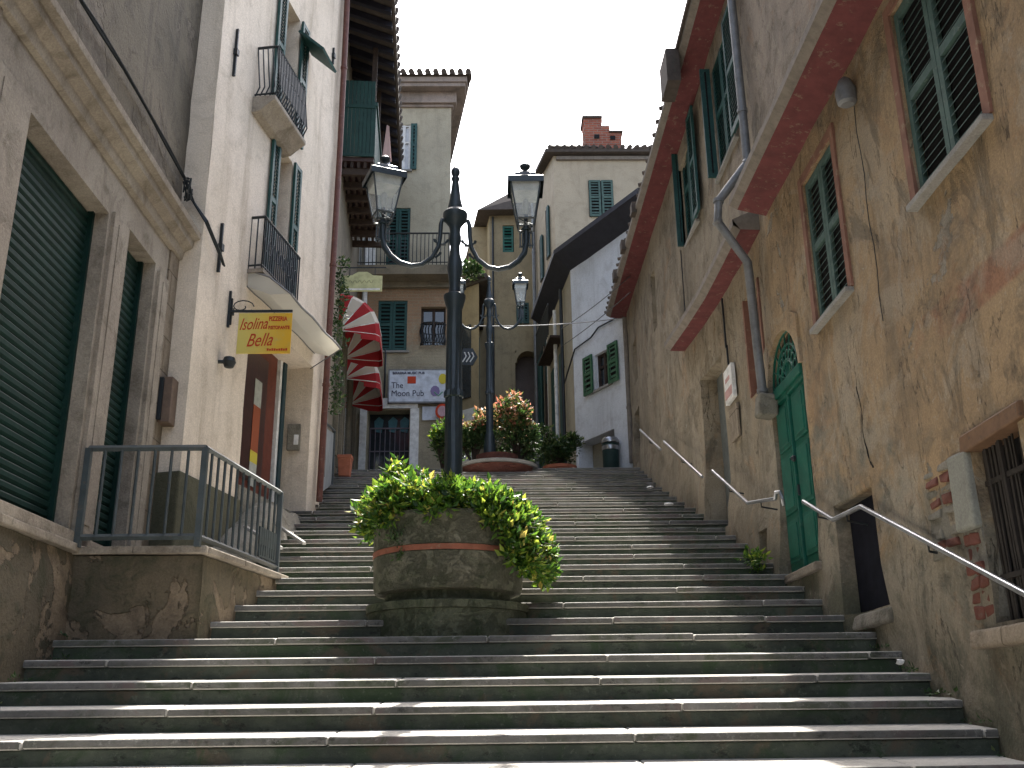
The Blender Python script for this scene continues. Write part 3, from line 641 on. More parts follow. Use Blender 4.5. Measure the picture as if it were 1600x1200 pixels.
# ------------------------------------------------------------------ left: retaining wall, terrace, stone building
B1 = Fr((-3.4, 0), (0, 1), (1, 0))
mb = MB()
RWf = Fr((-3.38, 0), (0, 1), (1, 0))
rw = thing('retaining_wall', 'low mossy brown retaining wall below the roller shutters at lower left', 'wall', (-3.4, 5, 1))
wall('masonry', RWf, -5, 8.06, 0, 2.95, [], M['retain'], rw, step=.18, amp=.045, disp=lambda s, z: .05*sst(1.2, 0, z-zst(s)))
mb = MB(); y = -5
while y < 8.1:
    w = random.uniform(.9, 1.4); mb.box(RWf, y, min(y+w-.006, 8.12), 2.955, 3.02, -.2, .06, jit=.003); y += w
mb.build('coping', M['stone'], rw, bevel=.01)
b1 = thing('stone_fronted_building', 'stone fronted building with dark green roller shutters at left foreground', 'building', (-5, 6, 1.6))
H1 = [(6.38, 7.94, 3.13, 5.93, .2), (8.42, 9.18, 3.1, 6.03, .2), (3.3, 5.2, 3.13, 5.93, .2)]
wall('shopfront_wall', B1, -5, 9.95, 2.9, 6.4, H1, M['stone'], b1, step=.3, amp=.006)
wall('upper_wall', Fr((-3.42, 0), (0, 1), (1, 0)), -5, 9.95, 6.39, 13.0, [(6.3, 7.3, 8.6, 10.4), (3, 4, 8.6, 10.4)], M['upperl'], b1, step=.3, amp=.02)
mb = MB(); mb.box(WF, -9, -3.95, 0, 13, -4.95, 9.9); mb.box(WF, -3.94, -3.44, 0, 12.99, 9.86, 9.94); mb.box(WF, -3.94, -3.44, 0, 13, -5, -4.92); mb.box(WF, -9.2, -2.9, 13, 13.2, -5.1, 10.0); mb.build('body', M['upperl'], b1)
mb = MB()   # pilasters and jambs
for a, b in ((5.8, 6.32), (8.0, 8.36), (9.24, 9.52), (2.7, 3.24), (5.26, 5.6)):
    mb.box(B1, a, b, 3.0, 5.98, -.02, .035); mb.box(B1, a+.1, b-.1, 3.2, 5.9, .035, .042)
mb.build('pilaster', M['stone'], b1, bevel=.006)
mb = MB(); mb.box(B1, 5.62, 5.78, 3.0, 6.38, -.02, .02); mb.box(B1, 4.5, 5.2, 3, 6.3, -.3, -.02); mb.box(B1, 9.53, 9.93, 3.0, 6.38, -.02, .02); mb.build('block_pier', M['stoneb'], b1)
mb = MB(); mb.prof(B1, [(-.05, 6.33), (.05, 6.36), (.07, 6.45), (.15, 6.50), (.16, 6.58), (.22, 6.60), (.23, 6.66), (.0, 6.72), (-.05, 6.72)], -5, 9.86); mb.build('cornice', M['stone'], b1, bevel=.005)
mb = MB(); mb.box(B1, -5, 8.05, 3.021, 3.12, -.15, .045); mb.box(B1, 8.15, 9.5, 3.0, 3.085, -.15, .08); mb.build('doorstep', M['stone'], b1, bevel=.01)
for a, b, c, d, e in H1:
    mb = MB(); n = int((d-c)/.075)
    for i in range(n):
        z = c+i*(d-c)/n; q = (d-c)/n; mb.prof(B1, [(-.22, z), (-.175, z), (-.158, z+q*.25), (-.158, z+q*.7), (-.175, z+q*.93), (-.22, z+q)], a, b)
    rs = mb.build('roller_shutter', M['roller'], b1)
    mb = MB(); mb.box(B1, a, a+.04, c, d, -.17, -.12); mb.box(B1, b-.04, b, c, d, -.17, -.12); mb.box(B1, a+.04, b-.04, c, c+.06, -.165, -.13); mb.build('guide', M['roller'], rs)
window(Fr((-3.42, 0), (0, 1), (1, 0)), 6.3, 7.3, 8.6, 10.4, b1, 'ff', M['teal'], sill=(.1, .12, .08), pitch=.09)
mb = MB(); mb.box(B1, 9.62, 9.86, 4.5, 4.98, .02, .14); mbx = mb.build('mailbox', paint('brown_mail_box', (.16, .11, .08), (.1, .08, .06), .4), b1, bevel=.008)
mb = MB(); mb.box(B1, 9.58, 9.61, 4.52, 4.96, .02, .06); mb.build('door', M['iron'], mbx)
# cable along the cornice
cab = [B1.pt(3.0, 7.32, .03)]+[B1.pt(3+i*.6, 7.28-.03*math.sin(i*1.3), .04) for i in range(1, 11)]+[B1.pt(9.55, 7.22, .06), Vector((-3.27, 9.72, 7.02)), Vector((-3.13, 9.78, 6.80)), Vector((-3.04, 10.1, 6.55)), Vector((-3.03, 10.22, 6.5))]
mb = MB(); mb.tube(cab, .016, 6); mb.tube([p+Vector((.012, 0, .02*math.sin(i*2))) for i, p in enumerate(cab)], .012, 6)
for i in range(7):
    a = i*1.1; mb.tube([B1.pt(9.6+.07*math.sin(a+t*.9), 7.1+.11*math.cos(a*1.3+t), .06+.02*t) for t in range(5)], .009, 5)
tag(mb.build('cable', M['iron']), 'thick black cable bundle running above the stone cornice at upper left', 'cable')

tr = thing('terrace', 'small raised terrace with stained plastered front below the grey railing', 'terrace', (-2.8, 8.8, 2.3))
TF = Fr((0, 8.05), (1, 0), (0, -1)); TS = fr_dir((-2.34, 8.05), (.26, 1.72), 1)
wall('front_wall', TF, -3.42, -2.34, 1.9, 2.93, [], M['retain'], tr, step=.15, amp=.03)
wall('side_wall', TS, 0, 1.0, 1.9, 2.93, [], M['retain'], tr, step=.1, amp=.03)
mb = MB(); mb.mesh([(-3.42, 8.1, 2.94), (-2.4, 8.1, 2.94), (-2.15, 9.77, 2.94), (-3.42, 9.9, 2.94)], [(0, 1, 2, 3)]); mb.box(WF, -3.6, -2.12, 2.2, 2.93, 9.77, 9.85); mb.box(WF, -3.6, -3.1, 2.92, 2.96, 8.1, 11.0); mb.build('floor', M['rubble'], tr)
mb = MB(); mb.box(TF, -3.40, -2.9, 2.94, 3.0, -.2, .04, jit=.004); mb.box(TF, -2.895, -2.31, 2.94, 3.0, -.2, .045, jit=.004); mb.box(TS, .01, .42, 2.94, 3.0, -.2, .045, jit=.003); mb.box(TS, .424, 1.05, 2.94, 2.995, -.2, .05, jit=.003); mb.build('coping', M['stone'], tr, bevel=.01)
rl = thing('railing', 'grey steel railing with vertical bars round the small terrace', 'railing', (-2.4, 8.0, 3.0))
zb, ztp = 3.07, 3.80; c0 = Vector((-3.33, 7.98, 0)); c1 = Vector((-2.38, 7.98, 0)); c2 = Vector((-2.13, 9.75, 0))
def bar(a, b, r, mb): mb.tube([a, b], r, 4)
mb = MB()
for p in (c0, c1, c2): mb.box(WF, p.x-.024, p.x+.024, 2.99, ztp+.0, p.y-.024, p.y+.024)
mb.build('post', M['railgrey'], rl)
mb = MB()
for z in (zb, ztp): bar(c0+Vector((0, 0, z)), c1+Vector((0, 0, z)), .026, mb); bar(c1+Vector((0, 0, z)), c2+Vector((0, 0, z)), .026, mb)
mb.build('rail', M['railgrey'], rl)
mb = MB()
for i in range(1, 7): p = c0.lerp(c1, i/7); mb.tube([p+Vector((0, 0, zb)), p+Vector((0, 0, ztp))], .0125, 6)
for i in range(1, 13): p = c1.lerp(c2, i/13); mb.tube([p+Vector((0, 0, zb)), p+Vector((0, 0, ztp))], .0125, 6)
mb.build('bar', M['railgrey'], rl)
RS = fr_dir((c1.x, c1.y), (c2.x-c1.x, c2.y-c1.y), 1)
mb = MB(); mb.box(RS, .72, .97, 3.1, 3.12, -.005, .012)
for i in range(8): mb.box(RS, .72+i*.032, .74+i*.032, 3.1, 3.38, -.004, .010)
mb.box(RS, .72, .97, 3.22, 3.38, -.002, .008); mb.build('perforated_panel', M['railgrey'], rl)

# ------------------------------------------------------------------ cream house (plane turned slightly to the street)
B2 = fr_dir((-4.826, 0), (.17, 1), 1)
b2 = thing('cream_house', 'tall cream rendered house with two iron balconies on the left', 'house', (-4.5, 12, 3))
H2 = [(11.15, 13.32, 4.2, 6.36, .42), (11.6, 12.1, 6.98, 8.92, .25), (11.5, 12.05, 9.25, 11.2, .25), (11.5, 12.05, 12.2, 13.9, .2), (13.82, 14.0, 3, 15)]
wall('wall', B2, 9.8, 13.82, 3.0, 15.5, H2[:4], M['cream'], b2, step=.3, amp=.008)
e0 = B2.pt(13.82, 0, 0)
mb = MB()
mb.mesh([(-3.16, 9.8, 3), (-4.2, 9.8, 3), (-4.2, 9.8, 15.5), (-3.16, 9.8, 15.5)], [(0, 1, 2, 3)])
mb.mesh([(e0.x, e0.y, 3), (-4.2, e0.y, 3), (-4.2, e0.y, 15.5), (e0.x, e0.y, 15.5)], [(0, 1, 2, 3)])
mb.box(WF, -9, -4.21, 0, 15.5, 9.96, 13.9); mb.mesh([(-9, 9.6, 15.51), (-2.9, 9.6, 15.51), (-2.3, 14, 15.51), (-9, 14, 15.51)], [(0, 1, 2, 3)]); mb.build('side_wall', M['cream'], b2)
mb = MB(); mb.box(B2, 9.72, 11.14, 2.9, 4.02, -.3, .05, jit=.01); mb.build('plinth', M['creamd'], b2, bevel=.02)
# shop recess
mb = MB(); mb.box(B2, 11.0, 13.4, 4.0, 6.5, -.55, -.44); mb.build('shop_back', M['cream'], b2)
mb = MB(); mb.box(B2, 11.15, 13.3, 3.9, 4.2, -.42, .02); mb.build('doorstep', M['rubble'], b2)
mb = MB(); mb.box(B2, 11.3, 12.9, 4.2, 6.36, -.438, -.36)
sdo = mb.build('door', M['brownred'], b2, label='red brown shop door with a bright poster')
mb = MB(); mb.box(B2, 11.6, 12.6, 4.5, 6.2, -.358, -.352); mb.build('pane', paint('dark_red_glass', (.05, .02, .018), None, rough=.3), sdo)
mb = MB(); mb.box(B2, 12.2, 12.42, 4.9, 5.5, -.350, -.346); mb.build('poster', M['poster'], sdo); mb = MB(); mb.box(B2, 12.2, 12.42, 4.45, 4.75, -.350, -.346); mb.box(B2, 12.2, 12.42, 5.5, 5.85, -.350, -.346); mb.build('poster', paint('pale_print', (.4, .42, .38), None), sdo)
mb = MB(); mb.box(B2, 12.2, 12.42, 4.75, 4.9, -.350, -.346); mb.build('poster', M['signgold'], sdo)
mb = MB(); mb.box(B2, 12.95, 13.02, 4.2, 6.36, -.43, -.33); mb.build('door_frame', M['white'], b2)
mb = MB(); mb.box(B2, 13.04, 13.14, 4.2, 6.36, -.43, -.31); mb.build('door_frame', paint('dark_teal_frame', (.02, .05, .06), None), b2)
JF = Fr((0, B2.pt(13.315, 0, 0).y), (1, 0), (0, -1)); xj = B2.pt(13.3, 0, -.2).x
mb = MB(); mb.box(JF, xj-.1, xj+.08, 5.15, 5.52, .0, .06); ic = mb.build('intercom', M['rubble'], b2, bevel=.01)
mb = MB(); mb.box(JF, xj-.0, xj+.06, 5.22, 5.36, .06, .075); mb.build('button_plate', M['white'], ic)
# french window and balconies
window(B2, 11.6, 12.1, 6.98, 8.92, b2, 'ff', M['teal'], depth=.25, pitch=.05, so=.02)
window(B2, 11.5, 12.05, 9.25, 11.2, b2, 'ff', M['teal'], depth=.25, pitch=.05, so=.02); window(B2, 11.5, 12.05, 12.2, 13.9, b2, 'ff', M['teal'], depth=.2, pitch=.06)
SHf = Fr(tuple(B2.pt(12.75, 0, .02)[:2]), (B2.d[0]*.35+B2.n[0], B2.d[1]*.35+B2.n[1]), (-B2.d[0], -B2.d[1]))
mb = MB(); mb.prof(B2, [(.02, 10.95), (.05, 10.97), (.42, 10.62), (.40, 10.59)], 11.95, 12.5); mb.build('hinged_flap', M['teal'], b2)
railing(B2, 10.98, 12.15, 6.80, 7.48, .0, .17, b2, M['iron'], pitch=.06, r=.010, belly=0)
mb = MB(); mb.box(B2, 10.96, 12.17, 6.74, 6.79, -.02, .2); mb.build('balcony_slab', M['stone'], b2)
mb = MB()
for i in range(9):
    s_ = 11.05+i*.12; mb.tube([B2.pt(s_+.04*math.cos(t), 7.14+.1*math.sin(t*1.0), .175) for t in [j*.7 for j in range(10)]], .006, 4)
mb.build('scrollwork', M['iron'], b2)
railing(B2, 10.78, 11.75, 9.05, 9.78, .0, .26, b2, M['iron'], pitch=.055, r=.010, slab=[(-.02, 8.8), (.1, 8.82), (.22, 8.92), (.3, 8.97), (.3, 9.03), (-.02, 9.04)], belly=1)
mb = MB()
for i in range(8):
    s_ = 10.85+i*.12; mb.tube([B2.pt(s_+.05*math.cos(t), 9.4+.12*math.sin(t), .29) for t in [j*.7 for j in range(10)]], .007, 4)
mb.build('scrollwork', M['iron'], b2)
for (s_, z_, h_) in ((10.15, 9.25, .33), (10.2, 6.7, .3), (10.58, 6.08, .16), (13.4, 11.6, .15)):
    mb = MB(); mb.box(B2, s_-.012, s_+.012, z_-h_, z_+h_, .0, .035); mb.box(B2, s_-.03, s_+.03, z_-.04, z_+.04, .0, .05); mb.build('wall_anchor', M['iron'], b2)
pipe([B2.pt(13.72, 15.4, .09), B2.pt(13.72, 10, .085), B2.pt(13.60, 4.5, .08)], .045, M['rustpipe'], b2)
pipe([B2.pt(13.85, 15.4, .05), B2.pt(13.80, 4.9, .05)], .02, M['zinc'], b2, name='conduit', joints=False)
# lights / signs
wl = thing('wall_lamp', 'round black lamp head on the cream wall beside the yellow sign', 'wall lamp', tuple(B2.pt(10.45, 5.3, .02)))
mb = MB(); c = B2.pt(10.48, 5.43, .1); mb.lathe(c, [(.01, -.07), (.05, -.06), (.075, 0), (.06, .05), (.01, .07)], 14); mb.build('head', M['iron'], wl, smooth=True)
mb = MB(); mb.tube([B2.pt(10.42, 5.42, 0), B2.pt(10.44, 5.42, .08)], .022, 8); mb.build('arm', M['iron'], wl)
SG = Fr((0, 10.55), (1, 0), (0, -1))
sg = thing('hanging_sign', 'yellow painted hanging sign with red script on a black iron bracket', 'sign', (-3.0, 10.55, 6))
mb = MB(); mb.box(SG, -3.01, -2.3, 6.06, 6.085, -.012, .012); mb.box(SG, -3.03, -3.005, 5.88, 6.32, -.015, .015)
mb.tube([Vector((-3.0+.14*math.cos(t)*(1-t/9)+.12, 10.55, 6.13+.09*math.sin(t)*(1-t/9))) for t in [i*.5 for i in range(14)]], .007, 5); mb.build('bracket', M['iron'], sg)
mb = MB(); mb.box(SG, -2.9, -2.3, 5.56, 6.045, -.01, .01); mb.build('board', M['yellow'], sg)
text('Isolina', .20, (-2.89, 10.538, 5.84), (1, 0, .05), (0, 0, 1), M['signred'], sg, shear=.4, sx=.62)
text('Bella', .22, (-2.80, 10.538, 5.64), (1, 0, .05), (0, 0, 1), M['signred'], sg, shear=.4, sx=.7)
text('PIZZERIA', .075, (-2.56, 10.538, 5.95), (1, 0, 0), (0, 0, 1), M['signred'], sg, sx=.68, bold=.002); text('RISTORANTE', .055, (-2.56, 10.538, 5.85), (1, 0, 0), (0, 0, 1), M['signred'], sg, sx=.74, bold=.002); mb = MB()
for i in range(9): mb.box(SG, -2.56+i*.026, -2.54+i*.026, 5.59, 5.59+random.uniform(.018, .03), .01, .013)
mb.build('small_print', M['signred'], sg)
cn = thing('canopy', 'pale translucent canopy sheet over the shop entrance of the cream house', 'canopy', tuple(B2.pt(12, 6.3, .2)))
mb = MB(); N = 10
def cp(i, j):
    s_ = 10.98+(13.3-10.98)*i/N; o, z, d_ = ((.01, 6.78, 0), (.28, 6.66, -.2), (.56, 6.42, -.48), (.3, 6.44, -.2), (.01, 6.58, 0))[j]; return B2.pt(s_+d_*(i/N), z+.012*math.sin(i*1.4+j), o)
for i in range(N):
    for j in range(4): mb.poly([cp(i, j), cp(i+1, j), cp(i+1, j+1), cp(i, j+1)])
mb.poly([cp(0, j) for j in range(5)]); mb.poly([cp(N, j) for j in range(5)])
mb.build('sheet', M['canvas'], cn, smooth=True)
mb = MB(); mb.tube([cp(i, 2) for i in range(N+1)], .014, 6); mb.tube([cp(0, j) for j in range(3)], .012, 6); mb.tube([cp(i, 4) for i in range(N+1)], .012, 6); mb.tube([B2.pt(13.2, 6.3, 0), cp(N, 2)], .008, 5); mb.build('frame', M['zinc'], cn)
# rough ramp at the foot of the shop
rp = thing('stone_ramp', 'rough crumbling stone ramp beside the shop entrance left of the steps', 'ramp', (-2.6, 11, 3.5))
def rampblk():
    mb = MB(); nx, ny = 8, 14
    def P(i, j):
        y = 9.95+3.1*j/ny; xin = B2.pt(y, 0, 0).x+.02; xo = -2.30-.15*(j/ny)+.05*nz(j*.5, 3, 1); t = i/nx; x = xin+(xo-xin)*t
        top = min(4.12, 3.05+.62*(y-9.95)); z = top*(1-sst(.45, 1, t))+(zst(y)-.25)*sst(.45, 1, t)
        z = max(z, zst(y)-.3)+.07*nz(x*4, y*4, 2)
        return Vector((x, y, z))
    vs_ = [P(i, j) for j in range(ny+1) for i in range(nx+1)]
    mb.mesh(vs_, [(j*(nx+1)+i, j*(nx+1)+i+1, (j+1)*(nx+1)+i+1, (j+1)*(nx+1)+i) for j in range(ny) for i in range(nx)])
    return mb.build('masonry', M['rubble'], rp, smooth=True)
rampblk()
for (x0, y0, z0, x1, y1, z1) in ((-2.62, 10.3, 3.55, -2.2, 10.15, 3.30), (-2.40, 10.8, 3.66, -2.05, 10.6, 3.42)):
    mb = MB(); d = Vector((x1-x0, y1-y0, z1-z0)); n_ = Vector((0, .35, .05)); mb.mesh([Vector((x0, y0, z0)), Vector((x1, y1, z1)), Vector((x1, y1, z1))+n_*.5, Vector((x0, y0, z0))+n_*.5]+[q+Vector((0, 0, .035)) for q in (Vector((x0, y0, z0)), Vector((x1, y1, z1)), Vector((x1, y1, z1))+n_*.5, Vector((x0, y0, z0))+n_*.5)], ((0, 3, 2, 1), (4, 5, 6, 7), (0, 1, 5, 4), (1, 2, 6, 5), (2, 3, 7, 6), (3, 0, 4, 7)))
    mb.build('slab', M['granite'], rp, bevel=.006)

# ------------------------------------------------------------------ eaved house with timber gallery
B3 = fr_dir((-1.6, 0), (-.07, 1), 1)
b3 = thing('gallery_house', 'dark old house with deep timber eaves and a green boarded gallery behind the cream house', 'house', (-4, 17, 5))
mb = MB(); a = B3.pt(13.95, 0); b = B3.pt(20.25, 0)
for z0, z1 in ((4.5, 14.2),):
    mb.mesh([(a.x, a.y, z0), (b.x, b.y, z0), (-9, b.y, z0), (-9, a.y, z0), (a.x, a.y, z1), (b.x, b.y, z1), (-9, b.y, z1), (-9, a.y, z1)], ((0, 3, 2, 1), (4, 5, 6, 7), (0, 1, 5, 4), (1, 2, 6, 5), (2, 3, 7, 6), (3, 0, 4, 7)))
mb.build('wall', M['house3'], b3)
mb = MB(); mb.prof(B3, [(-.1, 13.75), (.86, 13.42), (.9, 13.44), (.9, 13.52), (-.1, 13.95)], 13.9, 20.0); mb.prof(B3, [(.9, 13.53), (.9, 13.6), (-6, 16.5), (-6, 16.3)], 13.9, 20.0)
for i in range(23): s_ = 14+i*.26; mb.tube([B3.pt(s_, 13.6, .93), B3.pt(s_, 13.95, .1)], [.07, .06], 6)
mb.build('roof', M['tile'], b3)
mb = MB()
for i in range(16): s_ = 14.05+i*.38; mb.prof(B3, [(.0, 13.58), (.84, 13.3), (.84, 13.40), (.0, 13.72)], s_, s_+.09)
mb.build('rafter', paint('blue_black_timber', (.02, .02, .03), None), b3)
ga = MB(); ga.box(B3, 15.5, 18.4, 10.98, 11.06, .01, .56); ga = ga.build('gallery', paint('old_brown_boards', (.055, .03, .026), (.09, .06, .05), .4), b3)
mb = MB()
for i in range(5): mb.box(B3, 15.52, 18.38, 10.86, 10.98, .04+i*.115, .09+i*.115)
for i in range(7): mb.box(B3, 15.55+i*.47, 15.63+i*.47, 10.74, 10.86, .0, .6)
mb.build('joist', M['wood_dark'], ga)
mb = MB()
GF = Fr(tuple(B3.pt(15.5, 0, 0)[:2]), B3.n, (-B3.d[0], -B3.d[1]))
for i in range(8): mb.box(GF, .01+i*.068, .072+i*.068, 11.07, 12.62, .0, .025)
mb.box(GF, .0, .56, 11.06, 11.12, .02, .04); mb.box(GF, 0, .56, 12.05, 12.12, .025, .04)
for i in range(38): mb.box(B3, 15.5+i*.075, 15.568+i*.075, 11.07, 12.1, .55, .57)
mb.box(B3, 15.5, 18.4, 12.12, 12.2, .53, .6); mb.build('boarding', paint('dull_green_boards', (.012, .05, .042), (.03, .07, .06), .4, scale=5), ga)
mb = MB()
for s_ in (15.55, 16.9, 18.3): mb.box(B3, s_, s_+.09, 12.1, 13.4, .47, .56)
mb.build('post', M['wood_dark'], ga)
mb = MB(); mb.box(B3, 16.2, 16.9, 6.0, 8.0, -.02, .04); mb.box(B3, 17.4, 18.6, 6.1, 8.1, -.02, .04); mb.box(B3, 19, 19.9, 6.2, 8.2, -.02, .04); mb.build('shop_window', M['glassdark'], b3)
mb = MB()
for s_ in (16.1, 16.95, 17.3, 18.65, 18.9, 19.95): mb.box(B3, s_, s_+.08, 5.8, 8.2, .0, .09)
mb.build('pilaster', M['house3'], b3)
cl = thing('hanging_cloth', 'pale cloths hanging in folds from the timber gallery above the left lantern', 'cloth', tuple(B3.pt(17, 11.5, .6)))
for s_, w, c in ((16.95, .13, (.5, .36, .33)), (17.5, .07, (.8, .8, .84))):
    mb = MB()
    for i in range(6):
        g_ = lambda i, z, q: B3.pt(s_+w*(i/6-.5)*q, z, .72+(w*(i/6-.5)*q)*1.2+.015*math.sin(i*2))
        mb.poly([g_(i, 12.65, .35), g_(i+1, 12.65, .35), g_(i+1, 11.9, 1.2), g_(i, 11.9, 1.2)])
    o_ = mb.build('fold', cloth('hung_cloth', c), cl); q = o_.modifiers.new('s', 'SOLIDIFY'); q.thickness = .008
# striped dutch awnings
def awning(s0, s1, z0, r, label):
    t = thing('striped_awning', label, 'awning', tuple(B3.pt((s0+s1)/2, z0, .1)), 'striped awnings over the shops')
    def hoop(th):
        o = r*math.sin(th); z = r*math.cos(th); q = .28
        return [B3.pt(s0, z0, 0), B3.pt(s0, z0+z*.55, o*.55), B3.pt(s0+.02, z0+z*.9, o*.9), B3.pt(s0+.10, z0+z, o), B3.pt((s0+s1)/2, z0+z*1.02, o*1.02), B3.pt(s1-.10, z0+z, o), B3.pt(s1-.02, z0+z*.9, o*.9), B3.pt(s1, z0+z*.55, o*.55), B3.pt(s1, z0, 0)]
    n = 5; hs_ = [hoop(math.pi/2*i/n*1.05) for i in range(n+1)]
    for i in range(n):
        mb = MB()
        for j in range(8): mb.poly([hs_[i][j], hs_[i][j+1], hs_[i+1][j+1], hs_[i+1][j]])
        o_ = mb.build('gore', M['clothred'] if i % 2 == 0 else M['clothwhite'], t); q = o_.modifiers.new('s', 'SOLIDIFY'); q.thickness = .006
    mb = MB(); L = hs_[-1]
    for j in range(8): mb.poly([L[j], L[j+1], L[j+1]-Vector((0, 0, .13 if 0 < j < 7 else .05)), L[j]-Vector((0, 0, .13 if 0 < j < 8 else .0))])
    o_ = mb.build('valance', M['clothred'], t); q = o_.modifiers.new('s', 'SOLIDIFY'); q.thickness = .006
    mb = MB()
    for h in hs_[1:]: mb.tube([p+Vector((0, 0, -.012)) for p in h], .01, 5)
    mb.build('hoop', M['white'], t)
awning(16.3, 17.75, 8.1, .72, 'nearer of the two red and white striped dome awnings'); awning(18.0, 19.6, 7.78, .66, 'farther and lower red and white striped dome awning beside the pub sign')
hg = thing('hanging_sign', 'pale cream hanging sign with arched top on a bracket below the timber gallery', 'sign', (-2.1, 14.5, 8.3)); HF = Fr((0, 14.5), (1, 0), (0, -1))
mb = MB(); mb.prism(HF, [(-2.41, 8.04), (-1.78, 8.04), (-1.78, 8.30), (-1.92, 8.31), (-2.02, 8.37), (-2.16, 8.37), (-2.26, 8.31), (-2.41, 8.30)], -.012, .012); mb.build('board', M['signcream'], hg)
mb = MB(); mb.box(HF, -2.5, -1.72, 8.44, 8.455, -.01, .01); mb.box(HF, -2.3, -2.29, 8.3, 8.44, -.005, .005); mb.box(HF, -1.9, -1.89, 8.3, 8.44, -.005, .005); mb.build('bracket', M['iron'], hg)
mb = MB(); mb.box(HF, -2.38, -1.81, 8.055, 8.085, .012, .016); mb.build('stripe', M['white'], hg)
mb = MB()
mb.tube([(-2.3+i*.02, 14.487, 8.2+.03*math.sin(i*1.7)) for i in range(20)], .005, 4); mb.build('faint_script', paint('faint_olive_ink', (.25, .26, .14), None), hg)
lr = thing('railing', 'short iron side rail and grey panel at the steps beside the brown downpipe', 'railing', (-2.6, 14.6, 5))
mb = MB(); mb.tube([(-2.48, 13.95, 4.75), (-2.48, 13.95, 5.75), (-2.62, 15.7, 6.1), (-2.62, 15.7, 5.2)], .02, 6); mb.build('frame', M['railgrey'], lr)
mb = MB(); mb.mesh([(-2.49, 13.97, 4.7), (-2.63, 15.68, 5.2), (-2.63, 15.68, 6.05), (-2.49, 13.97, 5.68)], [(0, 1, 2, 3)]); o_ = mb.build('panel', paint('pale_grey_panel', (.25, .27, .28), None), lr); q = o_.modifiers.new('s', 'SOLIDIFY'); q.thickness = .02
tp = thing('terracotta_pot', 'square terracotta pot at the top left edge of the steps', 'pot', (-2.56, 16.6, 5.6))
mb = MB(); mb.lathe((-2.57, 16.62, 5.55), [(.13, 0), (.155, .30), (.17, .30), (.17, .36), (.14, .36)], 4, sq=math.pi/4); mb.build('body', M['terracotta'], tp, bevel=.006)
mb = MB(); mb.box(WF, -2.66, -2.48, 5.84, 5.86, 16.54, 16.7); mb.build('soil', M['soil'], tp)

# ------------------------------------------------------------------ pub building
pb = thing('pub_building', 'grey beige three storey building facing the steps with teal shutters and tiled eaves', 'building', (-2.5, 22, 6.6))
PF = Fr((0, 20.3), (1, 0), (0, -1))
HP = [(-2.25, -1.94, 13.6, 14.8, .15), (-2.43, -1.9, 11.04, 12.63, .12), (-2.56, -1.92, 9.17, 10.35, .12), (-2.7, -1.82, 6.4, 7.84, .35), (-1.62, -1.08, 9.3, 10.2, .15)]
wall('wall', PF, -3.8, -1.0, 10.8, 15.5, [h for h in HP if h[2] > 10.8], M['pub'], pb, step=.4, amp=.01)
wall('lower_wall', PF, -3.8, -1.0, 5.8, 10.75, [h for h in HP if h[2] < 10.8], M['orange'], pb, step=.4, amp=.02)
PS = fr_dir((-1.0, 20.3), (-.18, 1), 1)
mb = MB(); mb.mesh([PS.pt(0, 5), PS.pt(6, 5), PS.pt(6, 15.5), PS.pt(0, 15.5)], [(0, 1, 2, 3)]); q = PS.pt(6, 0); mb.box(WF, -9, -3.81, 4, 15.5, 20.31, 26); mb.box(WF, -9, q.x, 4, 15.5, 26.2, 26.4); mb.build('side_wall', M['pub'], pb)
mb = MB(); CX = -1.0
for (o, z0, z1) in ((.05, 15.26, 15.33), (.12, 15.33, 15.62), (.34, 15.62, 15.72), (.38, 15.72, 15.86)):
    mb.box(PF, -3.85, CX+o, z0, z1, -.1, o); mb.box(PS, -.0, 6, z0+.001, z1-.001, -.1, o)
mb.build('cornice', plaster('dull_pink_cornice', (.30, .25, .22), (.24, .2, .17)), pb, bevel=.01)
mb = MB(); a, b, c, d = Vector((-9, 19.85, 15.87)), Vector((-.5, 19.85, 15.87)), Vector((-1.6, 26.4, 15.87)), Vector((-9, 26.4, 15.87)); rg = Vector((-3.2, 22.5, 17.2)); rg2 = Vector((-9, 22.5, 17.2))
mb.mesh([a, b, c, d, rg, rg2], ((0, 1, 2, 3), (0, 1, 4, 5), (1, 2, 4), (2, 3, 5, 4)))
for i in range(20): x = -4.2+i*.19; mb.tube([(x, 19.82, 15.93), (x, 20.8, 16.4)], [.07, .06], 6)
mb.build('roof', M['tile'], pb)
window(PF, -2.25, -1.94, 13.6, 14.8, pb, 'xf', M['teal'], depth=.06, pitch=.09, inner='curtain', sill=(.05, .06, .05)); window(PF, -2.43, -1.9, 11.04, 12.63, pb, 'closed', M['teal'], depth=.12, pitch=.08, inner='dark'); window(PF, -2.56, -1.92, 9.17, 10.35, pb, 'closed', M['teal'], depth=.12, pitch=.08, inner='dark', sill=(.06, .06, .05))
window(PF, -1.62, -1.08, 9.3, 10.2, pb, 'xx', M['teal'], depth=.15)
mb = MB(); mb.box(PF, -3.2, -.95, 10.76, 10.98, -.05, .5); mb.box(PF, -3.2, -1.0, 10.62, 10.76, -.02, .12); mb.build('balcony_slab', M['house3'], pb)
mb = MB(); mb.tube([PF.pt(-3.2, 11.75, .47), PF.pt(-1.0, 11.75, .47)], .02, 6); mb.tube([PF.pt(-3.2, 11.05, .47), PF.pt(-1.0, 11.05, .47)], .012, 6)
for i in range(26): x = -3.18+i*.087; mb.tube([PF.pt(x, 10.98, .47), PF.pt(x, 11.2, .51), PF.pt(x, 11.75, .47)], .009, 4)
mb.tube([PF.pt(-1.0, 11.75, .47), PF.pt(-1.0, 11.75, 0)], .02, 6); mb.build('balcony_railing', M['iron'], pb)
